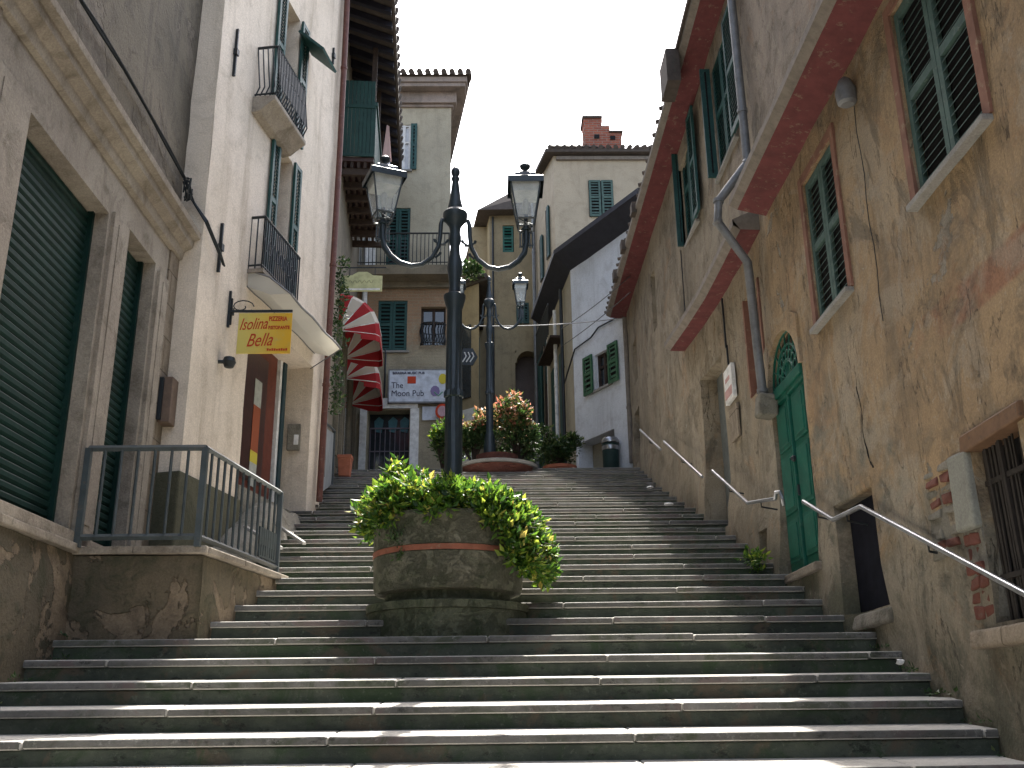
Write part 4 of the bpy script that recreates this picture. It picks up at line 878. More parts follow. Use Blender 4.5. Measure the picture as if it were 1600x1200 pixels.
mb = MB(); mb.tube([PF.pt(-1.62+.27*(1-math.cos(t)), 9.28, .05+.18*math.sin(t)) for t in [math.pi*i/8 for i in range(9)]], .012, 5); mb.tube([PF.pt(-1.62+.27*(1-math.cos(t)), 9.75, .05+.18*math.sin(t)) for t in [math.pi*i/8 for i in range(9)]], .012, 5)
for i in range(1, 12):
    t = math.pi*i/12; s_ = -1.62+.27*(1-math.cos(t)); o = .05+.18*math.sin(t); mb.tube([PF.pt(s_+.02*math.sin(j*1.3), 9.28+.47*j/6, o+.02*math.cos(j*1.3)) for j in range(7)], .012, 4)
mb.build('window_guard', M['iron'], pb)
mb = MB(); mb.box(PF, -3.3, -2.66, 10.98, 11.85, .0, .05); mb.build('pale_panel', M['white'], pb); pipe([PF.pt(-2.86, 11.8, .1), PF.pt(-2.84, 8.2, .1)], .06, M['white'], pb)
mb = MB(); mb.box(PF, -2.75, -1.65, 7.86, 8.08, -.02, .07); mb.box(PF, -1.8, -1.62, 6.2, 7.86, -.02, .06); mb.box(PF, -2.86, -2.72, 6.2, 7.86, -.02, .06); mb.build('shop_surround', M['white'], pb)
mb = MB(); mb.box(PF, -2.72, -1.8, 6.2, 7.86, -.4, -.34); sh = mb.build('shopfront', M['glassdark'], pb)
mb = MB()
for i in range(9): mb.box(PF, -2.68+i*.105, -2.665+i*.105, 6.4, 7.5, -.3, -.285)
mb.box(PF, -2.70, -1.82, 7.5, 7.53, -.3, -.28); mb.box(PF, -2.7, -1.82, 7.0, 7.02, -.3, -.28); mb.build('grille', paint('lilac_grey_grille', (.16, .14, .17), None), sh)
mb = MB()
for x in (-2.5, -2.2, -1.95): mb.prism(PF, [(x-.08, 7.45), (x+.06, 7.42), (x+.1, 7.7), (x, 7.78), (x-.1, 7.68)], -.31, -.3)
mb.build('window_sticker', paint('teal_sticker', (.05, .15, .18), None), sh)
mb = MB(); mb.tube([PF.pt(-2.36, 8.1, .06), PF.pt(-2.36, 9.1, .05), PF.pt(-2.38, 9.2, .05)], .02, 6); mb.build('conduit', M['iron'], pb)
ps = thing('pub_sign', 'white pub sign board with dark blackletter wording and a small moon emblem', 'sign', (-1.6, 20.2, 8.2))
mb = MB(); mb.box(PF, -2.25, -1.02, 7.98, 8.68, .08, .14); mb.build('board', M['signwhite'], ps)
mb = MB(); t = .025; mb.box(PF, -2.27, -1.0, 7.95, 7.98, .06, .15); mb.box(PF, -2.27, -1.0, 8.68, 8.7, .06, .15); mb.box(PF, -2.28, -2.25, 7.95, 8.7, .06, .15); mb.box(PF, -1.02, -1.0, 7.95, 8.7, .06, .15); mb.build('frame', M['zinc'], ps)
yy = 20.3-.145
text('BIRRERIA MUSIC PUB', .075, (-2.19, yy, 8.59), (1, 0, 0), (0, 0, 1), M['signdark'], ps, sx=.98, bold=.002)
text('The', .19, (-2.21, yy, 8.28), (1, 0, 0), (0, 0, 1), M['signdark'], ps, sx=.85); text('Moon Pub', .19, (-2.21, yy, 8.10), (1, 0, 0), (0, 0, 1), M['signdark'], ps, sx=.88)
mb = MB(); mb.box(PF, -1.87, -1.69, 8.38, 8.54, .14, .146); mb.build('emblem', M['signred'], ps)
mb = MB(); mb.prism(PF, [(-1.28+.1*math.cos(a*.63), 8.21+.12*math.sin(a*.63)) for a in range(10)], .14, .147); mb.build('emblem', M['signviolet'], ps)
mb = MB(); mb.prism(PF, [(-1.12+.09*math.cos(a*.63), 8.48+.12*math.sin(a*.63)) for a in range(10)], .14, .147); mb.build('emblem', M['signgold'], ps)
mb = MB(); mb.tube([PF.pt(-1.3+.03*i, 8.1+.03*abs(i-3), .146) for i in range(7)], .012, 4); mb.build('emblem', M['signgreen'], ps)
rs = thing('round_sign', 'round red rimmed traffic sign below the right end of the pub sign', 'sign', (-1.12, 20.2, 7.8))
mb = MB(); mb.prism(PF, [(-1.12+.15*math.cos(a*.3927), 7.75+.17*math.sin(a*.3927)) for a in range(16)], .17, .18); mb.build('rim', M['signred'], rs)
mb = MB(); mb.prism(PF, [(-1.12+.10*math.cos(a*.3927), 7.75+.12*math.sin(a*.3927)) for a in range(16)], .18, .186); mb.build('disc', paint('faded_pink_disc', (.5, .32, .35), None), rs)
mb = MB(); mb.box(PF, -1.55, -1.2, 7.6, 7.9, .02, .04); nb = tag(mb.build('notice_board', M['signwhite']), 'small pale notice under the pub sign beside the round sign', 'notice')

# ------------------------------------------------------------------ buildings farther up the street
def poly_house(name, label, foot, z0, z1, mat, eave=.3, rise=1.2, over=None):
    t = thing(name, label, 'house', (sum(p[0] for p in foot)/len(foot), sum(p[1] for p in foot)/len(foot), z0))
    mb = MB(); n = len(foot); b = [Vector((*p, z0)) for p in foot]; c = [Vector((*p, z1)) for p in foot]
    mb.mesh(b+c, [(i, (i+1) % n, n+(i+1) % n, n+i) for i in range(n)]+[tuple(range(n, 2*n))])
    mb.build('wall', mat, t)
    cx = sum(p[0] for p in foot)/n; cy = sum(p[1] for p in foot)/n
    ev = []
    for x, y in foot:
        d = Vector((x-cx, y-cy)); d = Vector((math.copysign(eave, d.x), math.copysign(eave, d.y))); ev.append(Vector((x+d.x, y+d.y, z1)))
    mb = MB(); tp_ = Vector((cx, cy, z1+rise)); e2 = [e+Vector((0, 0, .1)) for e in ev]
    mb.mesh(ev+e2+[tp_], [tuple(range(n-1, -1, -1))]+[(i, (i+1) % n, n+(i+1) % n, n+i) for i in range(n)]+[(n+i, n+(i+1) % n, 2*n) for i in range(n)])
    p, q = e2[0], e2[1]; L = (q-p).length; k = int(L/.2)
    for i in range(k): a = p.lerp(q, (i+.5)/k); mb.tube([a+Vector((0, -.03, .03)), a.lerp(tp_, .3)], [.07, .05], 5)
    mb.build('roof', M['tile'], t)
    return t
# C: warm grey house with the chimney
hc = poly_house('chimney_house', 'tall warm grey house with a ruined red brick chimney on its roof', [(1.62, 24), (6, 24), (6, 29), (1.15, 25.8)], 5.5, 16.2, M['c_wall'], .22, 1.0)
CF = Fr((0, 24), (1, 0), (0, -1)); CS = fr_dir((1.62, 24), (-.26, .97), -1); CS.n = (-.966, -.259)
window(CF, 2.57, 3.2, 14.35, 15.4, hc, 'xx', M['tealpale'], depth=-.01, inner='dark', name='window', bars=False)
leaf_shutter(CF, 2.56, 2.87, 14.33, 15.42, .02, hc, M['tealpale'], .08); leaf_shutter(CF, 2.9, 3.21, 14.33, 15.42, .02, hc, M['tealpale'], .08)
ch = MB()
for i in range(10):
    z = 16.3+i*.115; x1 = 3.52 if i < 6 else (3.2 if i < 8 else 3.0)
    ch.box(WF, 2.52-.02*(i % 2), x1+.02*(i % 2), z, z+.113, 24.1, 24.7)
    if i in (3,): pass
ch = ch.build('chimney', M['brick'], hc)
mb = MB(); mb.box(WF, 2.46, 3.02, 17.45, 17.51, 24.05, 24.75); mb.box(WF, 3.2, 3.58, 16.99, 17.04, 24.05, 24.75); mb.build('cap', M['tile'], ch)
mb = MB(); mb.box(WF, 2.78, 2.92, 16.8, 16.92, 24.07, 24.09); mb.box(WF, 3.22, 3.36, 16.76, 16.88, 24.07, 24.09); mb.build('flue_hole', M['dark'], ch)
for s_, z0, z1 in ((.45, 13.4, 14.9), (1.05, 13.0, 14.3), (.8, 9.9, 11.4)):
    mb = MB(); mb.box(CS, s_, s_+.3, z0, z1, -.05, .02); w = mb.build('window', M['glassdark'], hc); leaf_shutter(CS, s_-.05, s_+.1, z0, z1, .03, w, M['teal'], .09)
pipe([CS.pt(1.75, 16, .06), CS.pt(1.75, 7, .06)], .05, M['zinc'], hc)
mb = MB(); mb.box(CF, 1.7, 5, 16.05, 16.15, 0, .08); mb.build('cornice', M['fascia'], hc)  # thin grey strip put in for the shading under the eave
for s_ in (.15, .7, 1.3):
    mb = MB(); mb.box(CS, s_, s_+.35, 7.2, 11.6, .0, .05); mb.build('tall_shutter', M['teal'] if s_ != .7 else M['wood_dark'], hc)
pipe([CS.pt(.55, 12.2, .1), CS.pt(.55, 7, .1)], .04, M['white'], hc); pipe([CS.pt(1.15, 12.4, .12), CS.pt(1.15, 7, .1)], .035, M['teal'], hc, joints=False)
# D: olive house closing the street, with an arched passage
hd = thing('olive_house', 'olive rendered house with a round arched passage closing the top of the street', 'house', (.8, 28, 7))
DF = Fr((0, 27), (1, 0), (0, -1))
wall('wall', DF, -.15, 2.2, 6.5, 16.0, [(.24, .58, 14.75, 15.64, .12), (.57, 1.3, 7.5, 11.62, .5), (.64, .97, 12.5, 13.08, .15)], M['d_wall'], hd, step=.5, amp=.01)
mb = MB(); mb.mesh([(-.15, 27, 6), (-.85, 32, 6), (-.85, 32, 16), (-.15, 27, 16)], [(0, 1, 2, 3)]); mb.box(WF, -.8, 3, 6, 15.9, 27.6, 33); mb.build('side_wall', M['d_wall'], hd)
mb = MB(); N = 10; c_ = (.935, 11.25)
for i in range(N):
    a0, a1 = math.pi*i/N, math.pi*(i+1)/N
    def o2(a):
        c, s_ = math.cos(a), math.sin(a); k = min(.38/abs(c) if abs(c) > 1e-6 else 9, .40/abs(s_) if abs(s_) > 1e-6 else 9); return (c_[0]+k*c, c_[1]+k*s_)
    mb.prism(DF, [(c_[0]+.33*math.cos(a0), c_[1]+.36*math.sin(a0)), o2(a0), o2(a1), (c_[0]+.33*math.cos(a1), c_[1]+.36*math.sin(a1))], -.4, .015)
mb.build('arch', M['d_wall'], hd)
mb = MB(); mb.box(DF, .5, 1.4, 7.5, 11.7, -.57, -.5); mb.build('passage', plaster('dull_mauve_wall', (.16, .13, .12), (.11, .09, .085), seed=30), hd); mb = MB(); mb.box(DF, .58, 1.3, 7.5, 9.6, -.48, -.44); mb.build('passage_gate', paint('green_grey_gate', (.04, .07, .055), None), hd)
window(DF, .24, .58, 14.75, 15.64, hd, 'xx', M['teal'], depth=.1, inner='dark', bars=False); leaf_shutter(DF, .24, .56, 14.76, 15.62, -.06, hd, M['door'], .09)
window(DF, .64, .97, 12.5, 13.08, hd, 'xx', M['teal'], depth=.12, bars=False); leaf_shutter(DF, .62, .8, 12.45, 13.1, .02, hd, M['teal'], .08); leaf_shutter(DF, .82, .99, 12.45, 13.1, .02, hd, M['teal'], .08)
mb = MB(); mb.mesh([(-.5, 26.6, 15.95), (2.5, 26.6, 16.0), (2.5, 33, 16.0), (-1.4, 33, 15.95), (.9, 27.2, 17.1), (.9, 32, 17.1), (2.5, 27, 17.1), (2.5, 32, 17.1)], ((0, 1, 2, 3), (0, 1, 6, 4), (0, 4, 5, 3), (4, 6, 7, 5)))
mb.build('roof', M['tile'], hd)
pipe([DF.pt(-.05, 15.9, .05), DF.pt(-.05, 8, .05)], .03, M['iron'], hd, joints=False)
# F: low row behind the pub
hf = poly_house('low_roofed_house', 'lower old house with a dark tiled roof behind the pub building', [(-3, 26.5), (-.42, 24.2), (-.75, 30), (-3, 30)], 6, 12.5, M['d_wall'], .25, .6)
FF = fr_dir((-.42, 24.2), (-.33, 5.8), 1)
hg2 = MB()
for s_ in (.15, .45, .75): mb = MB(); mb.box(FF, s_, s_+.12, 9.6, 11.3, -.02, .05); mb.build('shutter', M['teal'], hf)
GF2 = fr_dir((-3, 26.5), (2.58, -2.3), 1)
mb = MB(); mb.box(GF2, .80, .92, 9.4, 11.4, -.02, .04); mb.build('window', M['glassdark'], hf)
mb = MB(); mb.box(GF2, .66, .98, 7.0, 9.1, -.02, .03); mb.build('door', M['white'], hf)
# E: grey house at the bend
EF = Fr((2.6, 18.6), (-.47, .88), (-.882, -.471))
he = thing('grey_house', 'pale grey house with green shutters and dark eaves where the street bends', 'house', (2.6, 20, 6))
wall('wall', EF, -.6, 1.95, 5.5, 11.4, [(.62, 1.12, 8.02, 8.78, .15), (.52, 1.85, 5.6, 7.05, .35)], M['grey'], he, step=.3, amp=.012)
ec = EF.pt(1.95, 0); ES = fr_dir((ec.x, ec.y), (-.1, 1), -1); ES.n = (-.995, -.0995)
mb = MB(); mb.mesh([ES.pt(0, 5.5), ES.pt(3.6, 5.5), ES.pt(3.6, 11.4), ES.pt(0, 11.4)], [(0, 1, 2, 3)])
mb.build('side_wall', M['pub'], he)
mb = MB(); k = [EF.pt(-1.2, 0, -.6), EF.pt(-1.2, 0, -3), ES.pt(3.6, 0, -3), ES.pt(3.6, 0, -.5), ES.pt(.6, 0, -.5)]; b_ = [Vector((p.x, p.y, 5.5)) for p in k]; t_ = [Vector((p.x, p.y, 11.39)) for p in k]; n = 5
mb.mesh(b_+t_, [(i, (i+1) % n, n+(i+1) % n, n+i) for i in range(n)]+[tuple(range(n, 2*n))]); mb.build('body', M['grey'], he)
def eaveline(o, z): return [EF.pt(-1.2, z, o), Vector((EF.pt(1.95, z, o).x*.5+ES.pt(0, z, o).x*.5-.0, min(EF.pt(1.95, z, o).y, ES.pt(0, z, o).y), z)), ES.pt(3.6, z, o)]
mb = MB(); A_ = eaveline(-.02, 11.05); B_ = eaveline(.40, 11.36); C_ = eaveline(.40, 11.47); D_ = eaveline(-2, 12.6)
for P, Q in ((A_, B_), (B_, C_), (C_, D_)):
    for i in range(2): mb.poly([P[i], P[i+1], Q[i+1], Q[i]])
mb.build('roof', paint('blue_black_eaves', (.03, .032, .045), None), he)
window(EF, .62, 1.12, 8.02, 8.78, he, 'xx', M['greenbr'], depth=.12, sill=(.12, .05, .05)); 
leaf_shutter(EF, 1.16, 1.5, 7.98, 8.82, .03, he, M['greenbr'], .09); leaf_shutter(EF, .24, .58, 7.98, 8.82, .03, he, M['greenbr'], .09)
mb = MB(); mb.box(EF, .5, 1.86, 5.6, 7.1, -.42, -.36); mb.build('recess', M['pub'], he); mb = MB(); mb.box(EF, .62, 1.12, 5.9, 6.93, -.36, -.31); mb.build('garage_door', M['brownred'], he, label='red brown door inside the recess')
mb = MB(); mb.tube([EF.pt(2.3, 8.5, .03), EF.pt(1.83, 9.15, .03), EF.pt(1.2, 9.2, .03), EF.pt(.9, 9.33, .03), EF.pt(.1, 9.3, .03), EF.pt(-.3, 9.35, .03)], .018, 5); tag(mb.build('cable', M['iron']), 'dark cable sagging across the pale grey house above its green shutters', 'cable')
pipe([EF.pt(-.12, 9.2, .08), EF.pt(-.12, 6.2, .08)], .05, M['fascia'], he); pipe([ES.pt(.9, 11, .08), ES.pt(.9, 6.5, .08)], .04, M['iron'], he); pipe([ES.pt(1.7, 10.8, .1), ES.pt(1.7, 7, .1)], .045, M['white'], he)
mb = MB(); mb.box(ES, 1.2, 3.2, 9.93, 9.98, 0, .3); mb.build('balcony_slab', M['wood_dark'], he)
mb = MB()
for i in range(14): s_ = 1.25+i*.15; mb.tube([ES.pt(s_, 10.0, .33), ES.pt(s_, 10.75, .33)], .012, 4)
mb.tube([ES.pt(1.2, 10.75, .33), ES.pt(3.2, 10.75, .33)], .02, 5); mb.build('balcony_railing', M['iron'], he)
mb = MB(); mb.box(ES, 1.3, 1.6, 7.6, 9.6, .0, .05); mb.box(ES, 2.4, 2.8, 7.6, 9.6, 0, .05); mb.build('tall_shutter', M['teal'], he)
bn = thing('litter_bin', 'dark green round bin with pale lid standing by the grey house', 'bin', tuple(EF.pt(.33, 6.12, .25)))
c = EF.pt(.40, 6.05, .2); mb = MB(); mb.lathe(c, [(.14, 0), (.155, .02), (.165, .62), (.15, .63)], 16); mb.build('body', paint('dark_green_bin', (.02, .05, .045), None), bn, smooth=True)
mb = MB(); mb.lathe(c, [(.18, .64), (.185, .68), (.15, .74), (.03, .77)], 16); mb.lathe(c, [(.168, .50), (.172, .55), (.168, .58)], 16); mb.build('lid', M['steel'], bn, smooth=True)
# wires across the street
for a, b, sag, r, lab in (((-.42, 18.5, 9.03), (2.5, 18.0, 8.98), .06, .011, 'pale wire strung from the far lamp post to the ochre house'), ((1.45, 20.4, 9.7), (2.4, 16.2, 9.05), .05, .008, 'upper thin wire crossing in front of the grey house'), ((1.45, 20.4, 9.3), (2.4, 16.2, 8.75), .04, .008, 'lower thin wire crossing in front of the grey house')):
    a, b = Vector(a), Vector(b); mb = MB(); mb.tube([a.lerp(b, i/12)-Vector((0, 0, sag*4*(i/12)*(1-i/12))) for i in range(13)], r, 5); tag(mb.build('overhead_wire', M['zinc'] if r > .01 else M['iron']), lab, 'wire')
hx = thing('bracket_sign', 'small dark six sided bracket sign with white strokes behind the near lamp post', 'sign', (-.55, 20.2, 8.6)); HX = Fr((0, 20.1), (1, 0), (0, -1))
mb = MB(); mb.prism(HX, [(-.58+.2*math.cos(a), 8.95+.22*math.sin(a)) for a in [i*math.pi/3 for i in range(6)]], -.02, .02); mb.build('board', M['iron'], hx)
mb = MB(); mb.tube([(-1.0, 20.4, 8.95), (-.76, 20.1, 8.95)], .012, 5); mb.build('bracket', M['iron'], hx)
mb = MB()
for i in range(3): mb.tube([HX.pt(-.70+i*.08, 8.83, .024), HX.pt(-.62+i*.08, 8.96, .024), HX.pt(-.66+i*.08, 9.05, .024)], .014, 4)
mb.build('mark', M['white'], hx)

# ------------------------------------------------------------------ street lamps
def street_lamp(loc, label, turn):
    t = thing('street_lamp', label, 'street lamp', loc, 'twin lantern street lamps standing in the planters')
    c = Vector(loc)
    mb = MB(); mb.lathe(c, [(.13, 0), (.13, .3), (.115, .36), (.115, .42), (.10, .47), (.105, .50), (.088, .54), (.082, .56), (.080, 1.3), (.094, 1.31), (.094, 1.36), (.079, 1.38), (.072, 2.18), (.085, 2.22), (.105, 2.30), (.105, 2.325), (.06, 2.35), (.052, 2.42), (.058, 2.5), (.074, 2.6), (.07, 2.68), (.05, 2.76), (.045, 2.85), (.06, 2.9), (.06, 2.95), (.05, 3.0), (.06, 3.06), (.105, 3.12), (.12, 3.16), (.12, 3.20), (.085, 3.24), (.07, 3.25), (.072, 3.28), (.055, 3.36), (.032, 3.56), (.042, 3.58), (.042, 3.595), (.028, 3.61), (.045, 3.65), (.045, 3.68), (.02, 3.72), (.004, 3.73)], 28, flute=(.57, 2.17, .86))
    mb.build('post', M['lampiron'], t, smooth=True)
    for sgn, tw in ((-1, turn[1]), (1, turn[2])):
        d = Vector((math.cos(turn[0]), math.sin(turn[0]), 0))*sgn
        mb = MB(); prof = [(.09, 3.12), (.125, 3.13), (.14, 3.08), (.145, 2.95), (.16, 2.84), (.22, 2.72), (.32, 2.64), (.42, 2.62), (.53, 2.65), (.62, 2.72), (.68, 2.81), (.70, 2.92), (.70, 3.06)]
        mb.tube([c+d*x+Vector((0, 0, z)) for x, z in prof], [.02, .022, .022, .022, .022, .022, .023, .025, .026, .028, .03, .026, .03], 10)
        for x0, z0, s_ in ((.15, 2.86, 1), (.19, 2.72, -1), (.12, 2.86, -1)):
            mb.tube([c+d*(x0+.045*s_*i/3)+Vector((0, 0, z0+.012*i)) for i in range(4)]+[c+d*(x0+.05*s_)+Vector((0, 0, z0+.055))], [.012, .011, .01, .016, .014], 6)
        mb.tube([c+d*.09+Vector((0, 0, 2.86)), c+d*.16+Vector((0, 0, 2.86))], .014, 6)
        for q in (.64, .665, .735, .76): mb.tube([c+d*q+Vector((0, 0, 2.86)), c+d*q+Vector((0, 0, 3.03))], .008, 5)
        mb.tube([c+d*.64+Vector((0, 0, 3.03)), c+d*.76+Vector((0, 0, 3.03))], .014, 6); mb.tube([c+d*.63+Vector((0, 0, 2.87)), c+d*.77+Vector((0, 0, 2.9))], .012, 6)
        mb.build('arm', M['lampiron'], t, smooth=True)
        b = c+d*.70+Vector((0, 0, 3.05)); q4 = math.pi/4+tw
        def ring(r, z): return [b+Vector((r*1.414*math.cos(q4+i*math.pi/2), r*1.414*math.sin(q4+i*math.pi/2), z)) for i in range(4)]
        lm = MB(); lm.lathe(b, [(.05, 0), (.05, .02), (.03, .03), (.03, .06), (.02, .07)], 10)
        r0, r1, r2_, r3 = ring(.072, .03), ring(.085, .10), ring(.150, .50), ring(.172, .50)
        for i in range(4):
            lm.tube([r0[i], r1[i], r2_[i]], .0085, 5); lm.tube([r1[i], r1[(i+1) % 4]], .011, 5); lm.tube([r0[i], r0[(i+1) % 4]], .008, 5); lm.tube([r2_[i], r2_[(i+1) % 4]], .010, 5)
            m_ = (r1[i]+r1[(i+1) % 4])/2; n_ = (r0[i]+r0[(i+1) % 4])/2; lm.tube([r1[i], m_*.6+n_*.4-Vector((0, 0, .02)), r0[(i+1) % 4]], .006, 4)
        ln = lm.build('lantern', M['lampiron'], t)
        rf = MB(); A4, B4, C4, D4 = ring(.178, .455), ring(.178, .52), ring(.11, .565), ring(.10, .60); E4 = ring(.05, .64)
        for P, Q in ((ring(.165, .46), ring(.165, .505)), (ring(.165, .505), B4), (A4, B4), (B4, C4), (C4, D4), (D4, E4)):
            for i in range(4): rf.poly([P[i], P[(i+1) % 4], Q[(i+1) % 4], Q[i]])
        rf.poly(E4); rf.lathe(b, [(.02, .63), (.022, .68), (.05, .70), (.055, .725), (.03, .745), (.005, .755)], 12); rf.build('cap', M['lampiron'], ln)
        gl = MB(); g1, g2 = ring(.082, .10), ring(.146, .50)
        for i in range(4): gl.poly([g1[i], g1[(i+1) % 4], g2[(i+1) % 4], g2[i]])
        gl.build('glass', M['glass'], ln)
        op = MB(); op.poly(ring(.125, .38)); o1, o2_ = ring(.125, .38), ring(.14, .49)
        for i in range(4): op.poly([o1[i], o1[(i+1) % 4], o2_[(i+1) % 4], o2_[i]])
        op.build('reflector', M['opal'], ln)
        bu = MB(); bu.lathe(b, [(.012, .06), (.022, .12), (.022, .17), (.018, .18)], 10, 0); bu.lathe(b, [(.016, .18), (.03, .22), (.036, .28), (.028, .33), (.01, .35)], 12, 1); bu.build('bulb', [M['iron'], M['opal']], ln, smooth=True)
    return t
L1 = street_lamp((-.385, 8.80, 3.17), 'near cast iron street lamp with two lanterns in the round stone planter', (R(6), R(22), R(0)))
L2 = street_lamp((-.11, 17.5, 6.0), 'far smaller street lamp rising between the red tipped shrubs', (R(0), R(0), R(0)))
L2.scale = (.85, .85, .98)

# ------------------------------------------------------------------ planters
pl = thing('planter', 'large round mossy stone planter with an orange band in the middle of the steps', 'planter', (-.42, 8.74, 2.2))
c = Vector((-.42, 8.74, -.03))
mb = MB(); mb.lathe(c, [(.685, 2.0), (.675, 2.535)], 40); mb.build('base', M['plantbase'], pl, smooth=True)
mb = MB(); mb.lathe(c, [(.67, 2.537), (.692, 2.54), (.696, 2.60), (.66, 2.61), (.55, 2.62)], 40); mb.lathe(c, [(.54, 2.62), (.535, 2.71)], 40); mb.build('base_slab', M['plantbase'], pl, smooth=True)
mb = MB(); pr = [(.555, 2.69), (.625, 2.70), (.64, 2.75), (.645, 2.90), (.648, 2.995), (.640, 3.0), (.640, 3.05), (.648, 3.055), (.645, 3.2), (.65, 3.27), (.67, 3.30), (.66, 3.335), (.60, 3.335), (.59, 3.28), (.3, 3.27)]
mb.lathe(c, pr, 48)
for v in mb.v: v += Vector((.006*nz(v.x*6, v.y*6, v.z*6), .006*nz(v.x*6+9, v.y*6, v.z*6), 0))
mb.build('bowl', M['planter'], pl, smooth=True)
mb = MB(); mb.lathe(c, [(.63, 3.002), (.651, 3.003), (.652, 3.048), (.63, 3.049)], 48); mb.build('band', M['copper'], pl, smooth=True)
mb = MB(); mb.lathe(c, [(.01, 3.28), (.59, 3.29), (.3, 3.34), (.01, 3.36)], 24); mb.build('soil', M['soil'], pl)
p2 = thing('planter', 'round brick planter with a grey rim at the top of the steps', 'planter', (.02, 17.4, 5.6)); c = Vector((.02, 17.5, 0))
mb = MB(); mb.lathe(c, [(.50, 5.50), (.56, 5.6), (.68, 5.84)], 36)
for i in range(60):
    a = i*.36; r_ = .52+.17*((i*7) % 10)/10; z = 5.6+.24*((i*7) % 10)/10
    mb.tube([c+Vector((r_*math.cos(a+q*.05), r_*math.sin(a+q*.05), z)) for q in range(4)], .025, 5)
mb.build('bowl', M['rawbrick'], p2, smooth=True)
mb = MB(); mb.lathe(c, [(.66, 5.845), (.73, 5.85), (.735, 5.90), (.66, 5.92), (.5, 5.93)], 36); mb.build('rim', M['granite'], p2, smooth=True)
mb = MB(); mb.lathe(c, [(.36, 5.93), (.38, 6.1), (.30, 6.12)], 30); mb.build('inner_ring', M['rawbrick'], p2, smooth=True)

# ------------------------------------------------------------------ foliage
def leafcloud(mb, pts, n, size, spread, upb=.3, mi=0):
    for (x, y, z) in pts:
        p = Vector((x, y, z)); ax = Vector((random.gauss(0, .5), random.gauss(0, .5), 1)).normalized()
        for _ in range(n):
            d = Vector((random.gauss(0, 1), random.gauss(0, 1), random.gauss(upb, .8))).normalized()
            b = p+d*random.uniform(.1, 1)*spread; L = size*random.choice((.55, .8, 1., 1.25, 1.5))*random.uniform(.85, 1.1); w = L*random.uniform(.2, .3)
            dd = (d+Vector((random.gauss(0, .35), random.gauss(0, .35), random.gauss(0, .35)))).normalized(); sd_ = dd.cross(Vector((random.gauss(0, .6), random.gauss(0, .6), 1))).normalized()
            nn = dd.cross(sd_)
            mb.mesh([b, b+dd*L*.45+sd_*w+nn*w*.35, b+dd*L-nn*L*.12, b+dd*L*.45-sd_*w+nn*w*.35], ((0, 1, 2), (0, 2, 3)), mi)
def stems(mb, base, pts, r=.008, mi=0):
    for p in pts:
        p = Vector(p); m_ = base.lerp(p, .5)+Vector((random.gauss(0, .03), random.gauss(0, .03), .05)); mb.tube([base, m_, p], [r, r*.7, r*.35], 4, mi)
sh1 = thing('shrub', 'bright green leafy shrub spilling over the right rim of the mossy planter', 'shrub', (-.42, 8.74, 3.3))
c = Vector((-.42, 8.74, 3.30)); pts = []
for _ in range(330):
    a = random.uniform(0, 2*math.pi); r_ = .68*math.sqrt(random.random()); x, y = r_*math.cos(a), r_*math.sin(a)
    top = .30-.10*x-.16*(r_/.68)**3+.22*nz(x*3.1, y*3.1, 1)+.06*nz(x*9, y*9, 4)
    pts.append((c.x+x*1.03, c.y+y, c.z+random.uniform(.02, 1)**.6*top+.02))
for _ in range(90):     # left front skirts
    a = random.uniform(math.pi*.75, math.pi*1.3); r_ = random.uniform(.6, .74); pts.append((c.x+r_*math.cos(a), c.y+r_*math.sin(a), c.z+random.uniform(-.10, .18)))
for _ in range(70):     # front rim fringe
    a = random.uniform(math.pi*1.15, math.pi*1.95); r_ = random.uniform(.58, .7); pts.append((c.x+r_*math.cos(a), c.y+r_*math.sin(a), c.z+random.uniform(-.06, .16)))
for _ in range(190):    # cascade on the right
    t = random.random()**.8; a = random.uniform(-1.25, .4); r_ = .62+.26*math.sin(min(1, t*1.6)*1.4)*random.uniform(.6, 1.); w = 1-.35*t
    pts.append((c.x+r_*math.cos(a*w)+.02, c.y+r_*math.sin(a*w), c.z+.12-.62*t))
for i in range(14):     # tall sprig at left
    t = i/13; pts.append((-.98+.10*t+random.gauss(0, .06*(1-t)), 8.7+random.gauss(0, .05), c.z+.22+.30*t))
for i in range(10): pts.append((-1.08+random.gauss(0, .05), 8.75, c.z+.05+.02*i))
mb = MB(); leafcloud(mb, pts, 23, .062, .072); mb.build('leaves', M['leaf'], sh1)
mb = MB(); stems(mb, c-Vector((0, 0, .05)), [(p[0]+(p[0]-c.x)*.12, p[1]+(p[1]-c.y)*.12, p[2]+.05) for p in random.sample(pts, 120)]); mb.build('stems', M['wood_dark'], sh1)
mb = MB(); leafcloud(mb, random.sample(pts, 22), 2, .05, .06); mb.build('dead_leaves', leafmat('withered_leaves', [(0, (.12, .05, .02)), (1, (.35, .22, .08))], .3), sh1)
mb = MB(); leafcloud(mb, [(p[0], p[1]-.02, p[2]+.05) for p in random.sample(pts, 70)], 3, .022, .03); mb.build('flowers', M['flower'], sh1)
wdp = [(-.82+random.gauss(0, .05), 8.22+random.gauss(0, .02), 3.08+random.gauss(0, .05)) for _ in range(16)]+[(-.80+random.gauss(0, .03), 8.20, 2.93-.0*i) for i in range(5)]
mb = MB(); leafcloud(mb, wdp, 9, .035, .035); tag(mb.build('weed', M['leafdark']), 'small feathery weed growing from the front of the mossy planter bowl', 'weed')
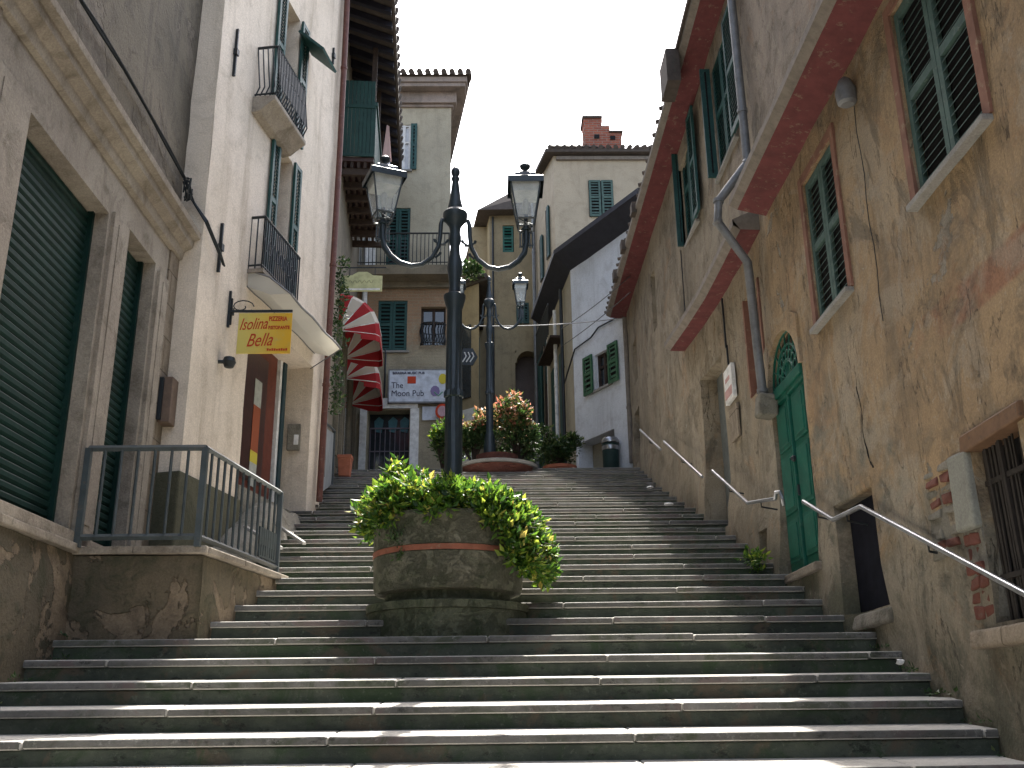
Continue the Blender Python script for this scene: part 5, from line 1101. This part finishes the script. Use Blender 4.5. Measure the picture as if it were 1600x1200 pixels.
def bush(name, label, c, rx, ry, h, n, leafm, lm2, size, per=14, tipfrac=.5, cat='shrub', ls=.05):
    t = thing(name, label, cat, tuple(c)); c = Vector(c); A = []; B = []
    lobes = [(random.uniform(-.62, .62), random.uniform(-.5, .5), random.uniform(.22, .8), random.uniform(.26, .46)) for _ in range(11)]
    for _ in range(n):
        lx, ly, lz, lr = random.choice(lobes); d = Vector((random.gauss(0, 1), random.gauss(0, 1), random.gauss(0, 1))).normalized()*random.random()**.4
        p = (c.x+rx*(lx+d.x*lr), c.y+ry*(ly+d.y*lr), c.z+h*max(.02, lz+d.z*lr*.62)); hi = lz+d.z*lr*.6
        (B if (hi > .5 or d.z > .5) and random.random() < tipfrac else A).append(p)
    if A: mb = MB(); leafcloud(mb, A, per, size, ls); mb.build('leaves', leafm, t)
    if B: mb = MB(); leafcloud(mb, B, per, size, ls); mb.build('young_leaves', lm2, t)
    mb = MB(); stems(mb, c-Vector((0, 0, .1)), random.sample(A+B, min(40, len(A+B))), .012); mb.build('stems', M['wood_dark'], t)
    return t
bush('shrub', 'red and cream tipped shrub behind the left side of the far lamp post', (-.42, 17.75, 6.1), .44, .4, 1.15, 230, M['leafdark'], M['leafred'], .085, 13, .9, ls=.09)
bush('shrub', 'rounded red tipped shrub with dark green middle right of the far lamp post', (.38, 17.65, 6.05), .50, .4, 1.22, 290, M['leafdark'], M['leafred'], .08, 13, .72, ls=.09)
bush('shrub', 'pale green bush low on the left of the far planter', (-.98, 17.8, 6.0), .36, .3, .88, 130, M['leafdark'], M['leaf'], .075, 13, .6, ls=.08)
bp = thing('flower_pot', 'low terracotta tub under the dark bush beside the grey house', 'pot', (1.2, 18.6, 5.9)); mb = MB(); mb.lathe((1.22, 18.6, 5.82), [(.22, 0), (.30, .28), (.33, .28), (.33, .34), (.28, .34)], 20); mb.build('body', M['terracotta'], bp, smooth=True)
mb = MB(); mb.lathe((1.22, 18.6, 6.1), [(.01, 0), (.27, .01), (.1, .03)], 16); mb.build('soil', M['soil'], bp)
bush('shrub', 'dark green white speckled bush in the terracotta tub near the grey house', (1.2, 18.6, 6.12), .52, .35, .95, 240, M['leafdark'], M['leafdark'], .07, 13, .4, ls=.08)
vn = [(-2.40+random.gauss(0, .04), 14.33+random.gauss(0, .04), 6.0+i*.032) for i in range(80)]
mb = MB(); leafcloud(mb, vn, 12, .06, .06); tag(mb.build('climbing_plant', M['leafdark']), 'green creeper climbing the wall beside the brown downpipe', 'creeper')
fb = [(-.62+random.gauss(0, .12), 23.9+random.gauss(0, .07), 12.75+random.gauss(0, .1)) for _ in range(40)]
mb = MB(); leafcloud(mb, fb, 14, .10, .1); tag(mb.build('roof_plant', M['leafdark']), 'leafy plants growing at the eaves of the low roofed house', 'plant')
wd_ = [(2.60+random.gauss(0, .04), 10.05+random.gauss(0, .08), 3.14+random.gauss(0, .05)) for i in range(30)]
mb = MB(); leafcloud(mb, wd_, 10, .05, .05); tag(mb.build('weed', M['leaf']), 'yellow green weed at the foot of the ochre wall below the green door', 'weed')
mb = MB()
for i in range(60):
    y = random.uniform(5.8, 8); x = 2.9+random.gauss(0, .03); z = math.floor((y-5.61)/SD)*SH+1.4144+.04; leafcloud(mb, [(x, y, z)], 4, .03, .02)
for i in range(25): y = random.uniform(5.8, 8); z = math.floor((y-5.61)/SD)*SH+1.4144+.04; leafcloud(mb, [(-3.28+random.gauss(0, .03), y, z)], 4, .03, .02)
o_ = mb.build('moss_and_grass', M['leafdark']); o_['kind'] = 'stuff'
# litter
for i, (x, y, z, s_, lab) in enumerate(((2.74, 7.0, 1.985, .03, 'white paper scrap on the lower right steps against the wall'), (2.35, 13.4, 4.37, .07, 'crumpled white paper on the upper steps near the right wall'), (2.3, 14.6, 4.87, .05, 'small white litter higher up near the right wall'))):
    mb = MB(); mb.lathe((x, y, z), [(.01, 0), (s_, .01), (s_*.8, .03), (.01, .04)], 7)
    for v in mb.v: v += Vector((random.uniform(-1, 1), random.uniform(-1, 1), 0))*s_*.3
    tag(mb.build('paper_scrap', M['white']), lab, 'litter')
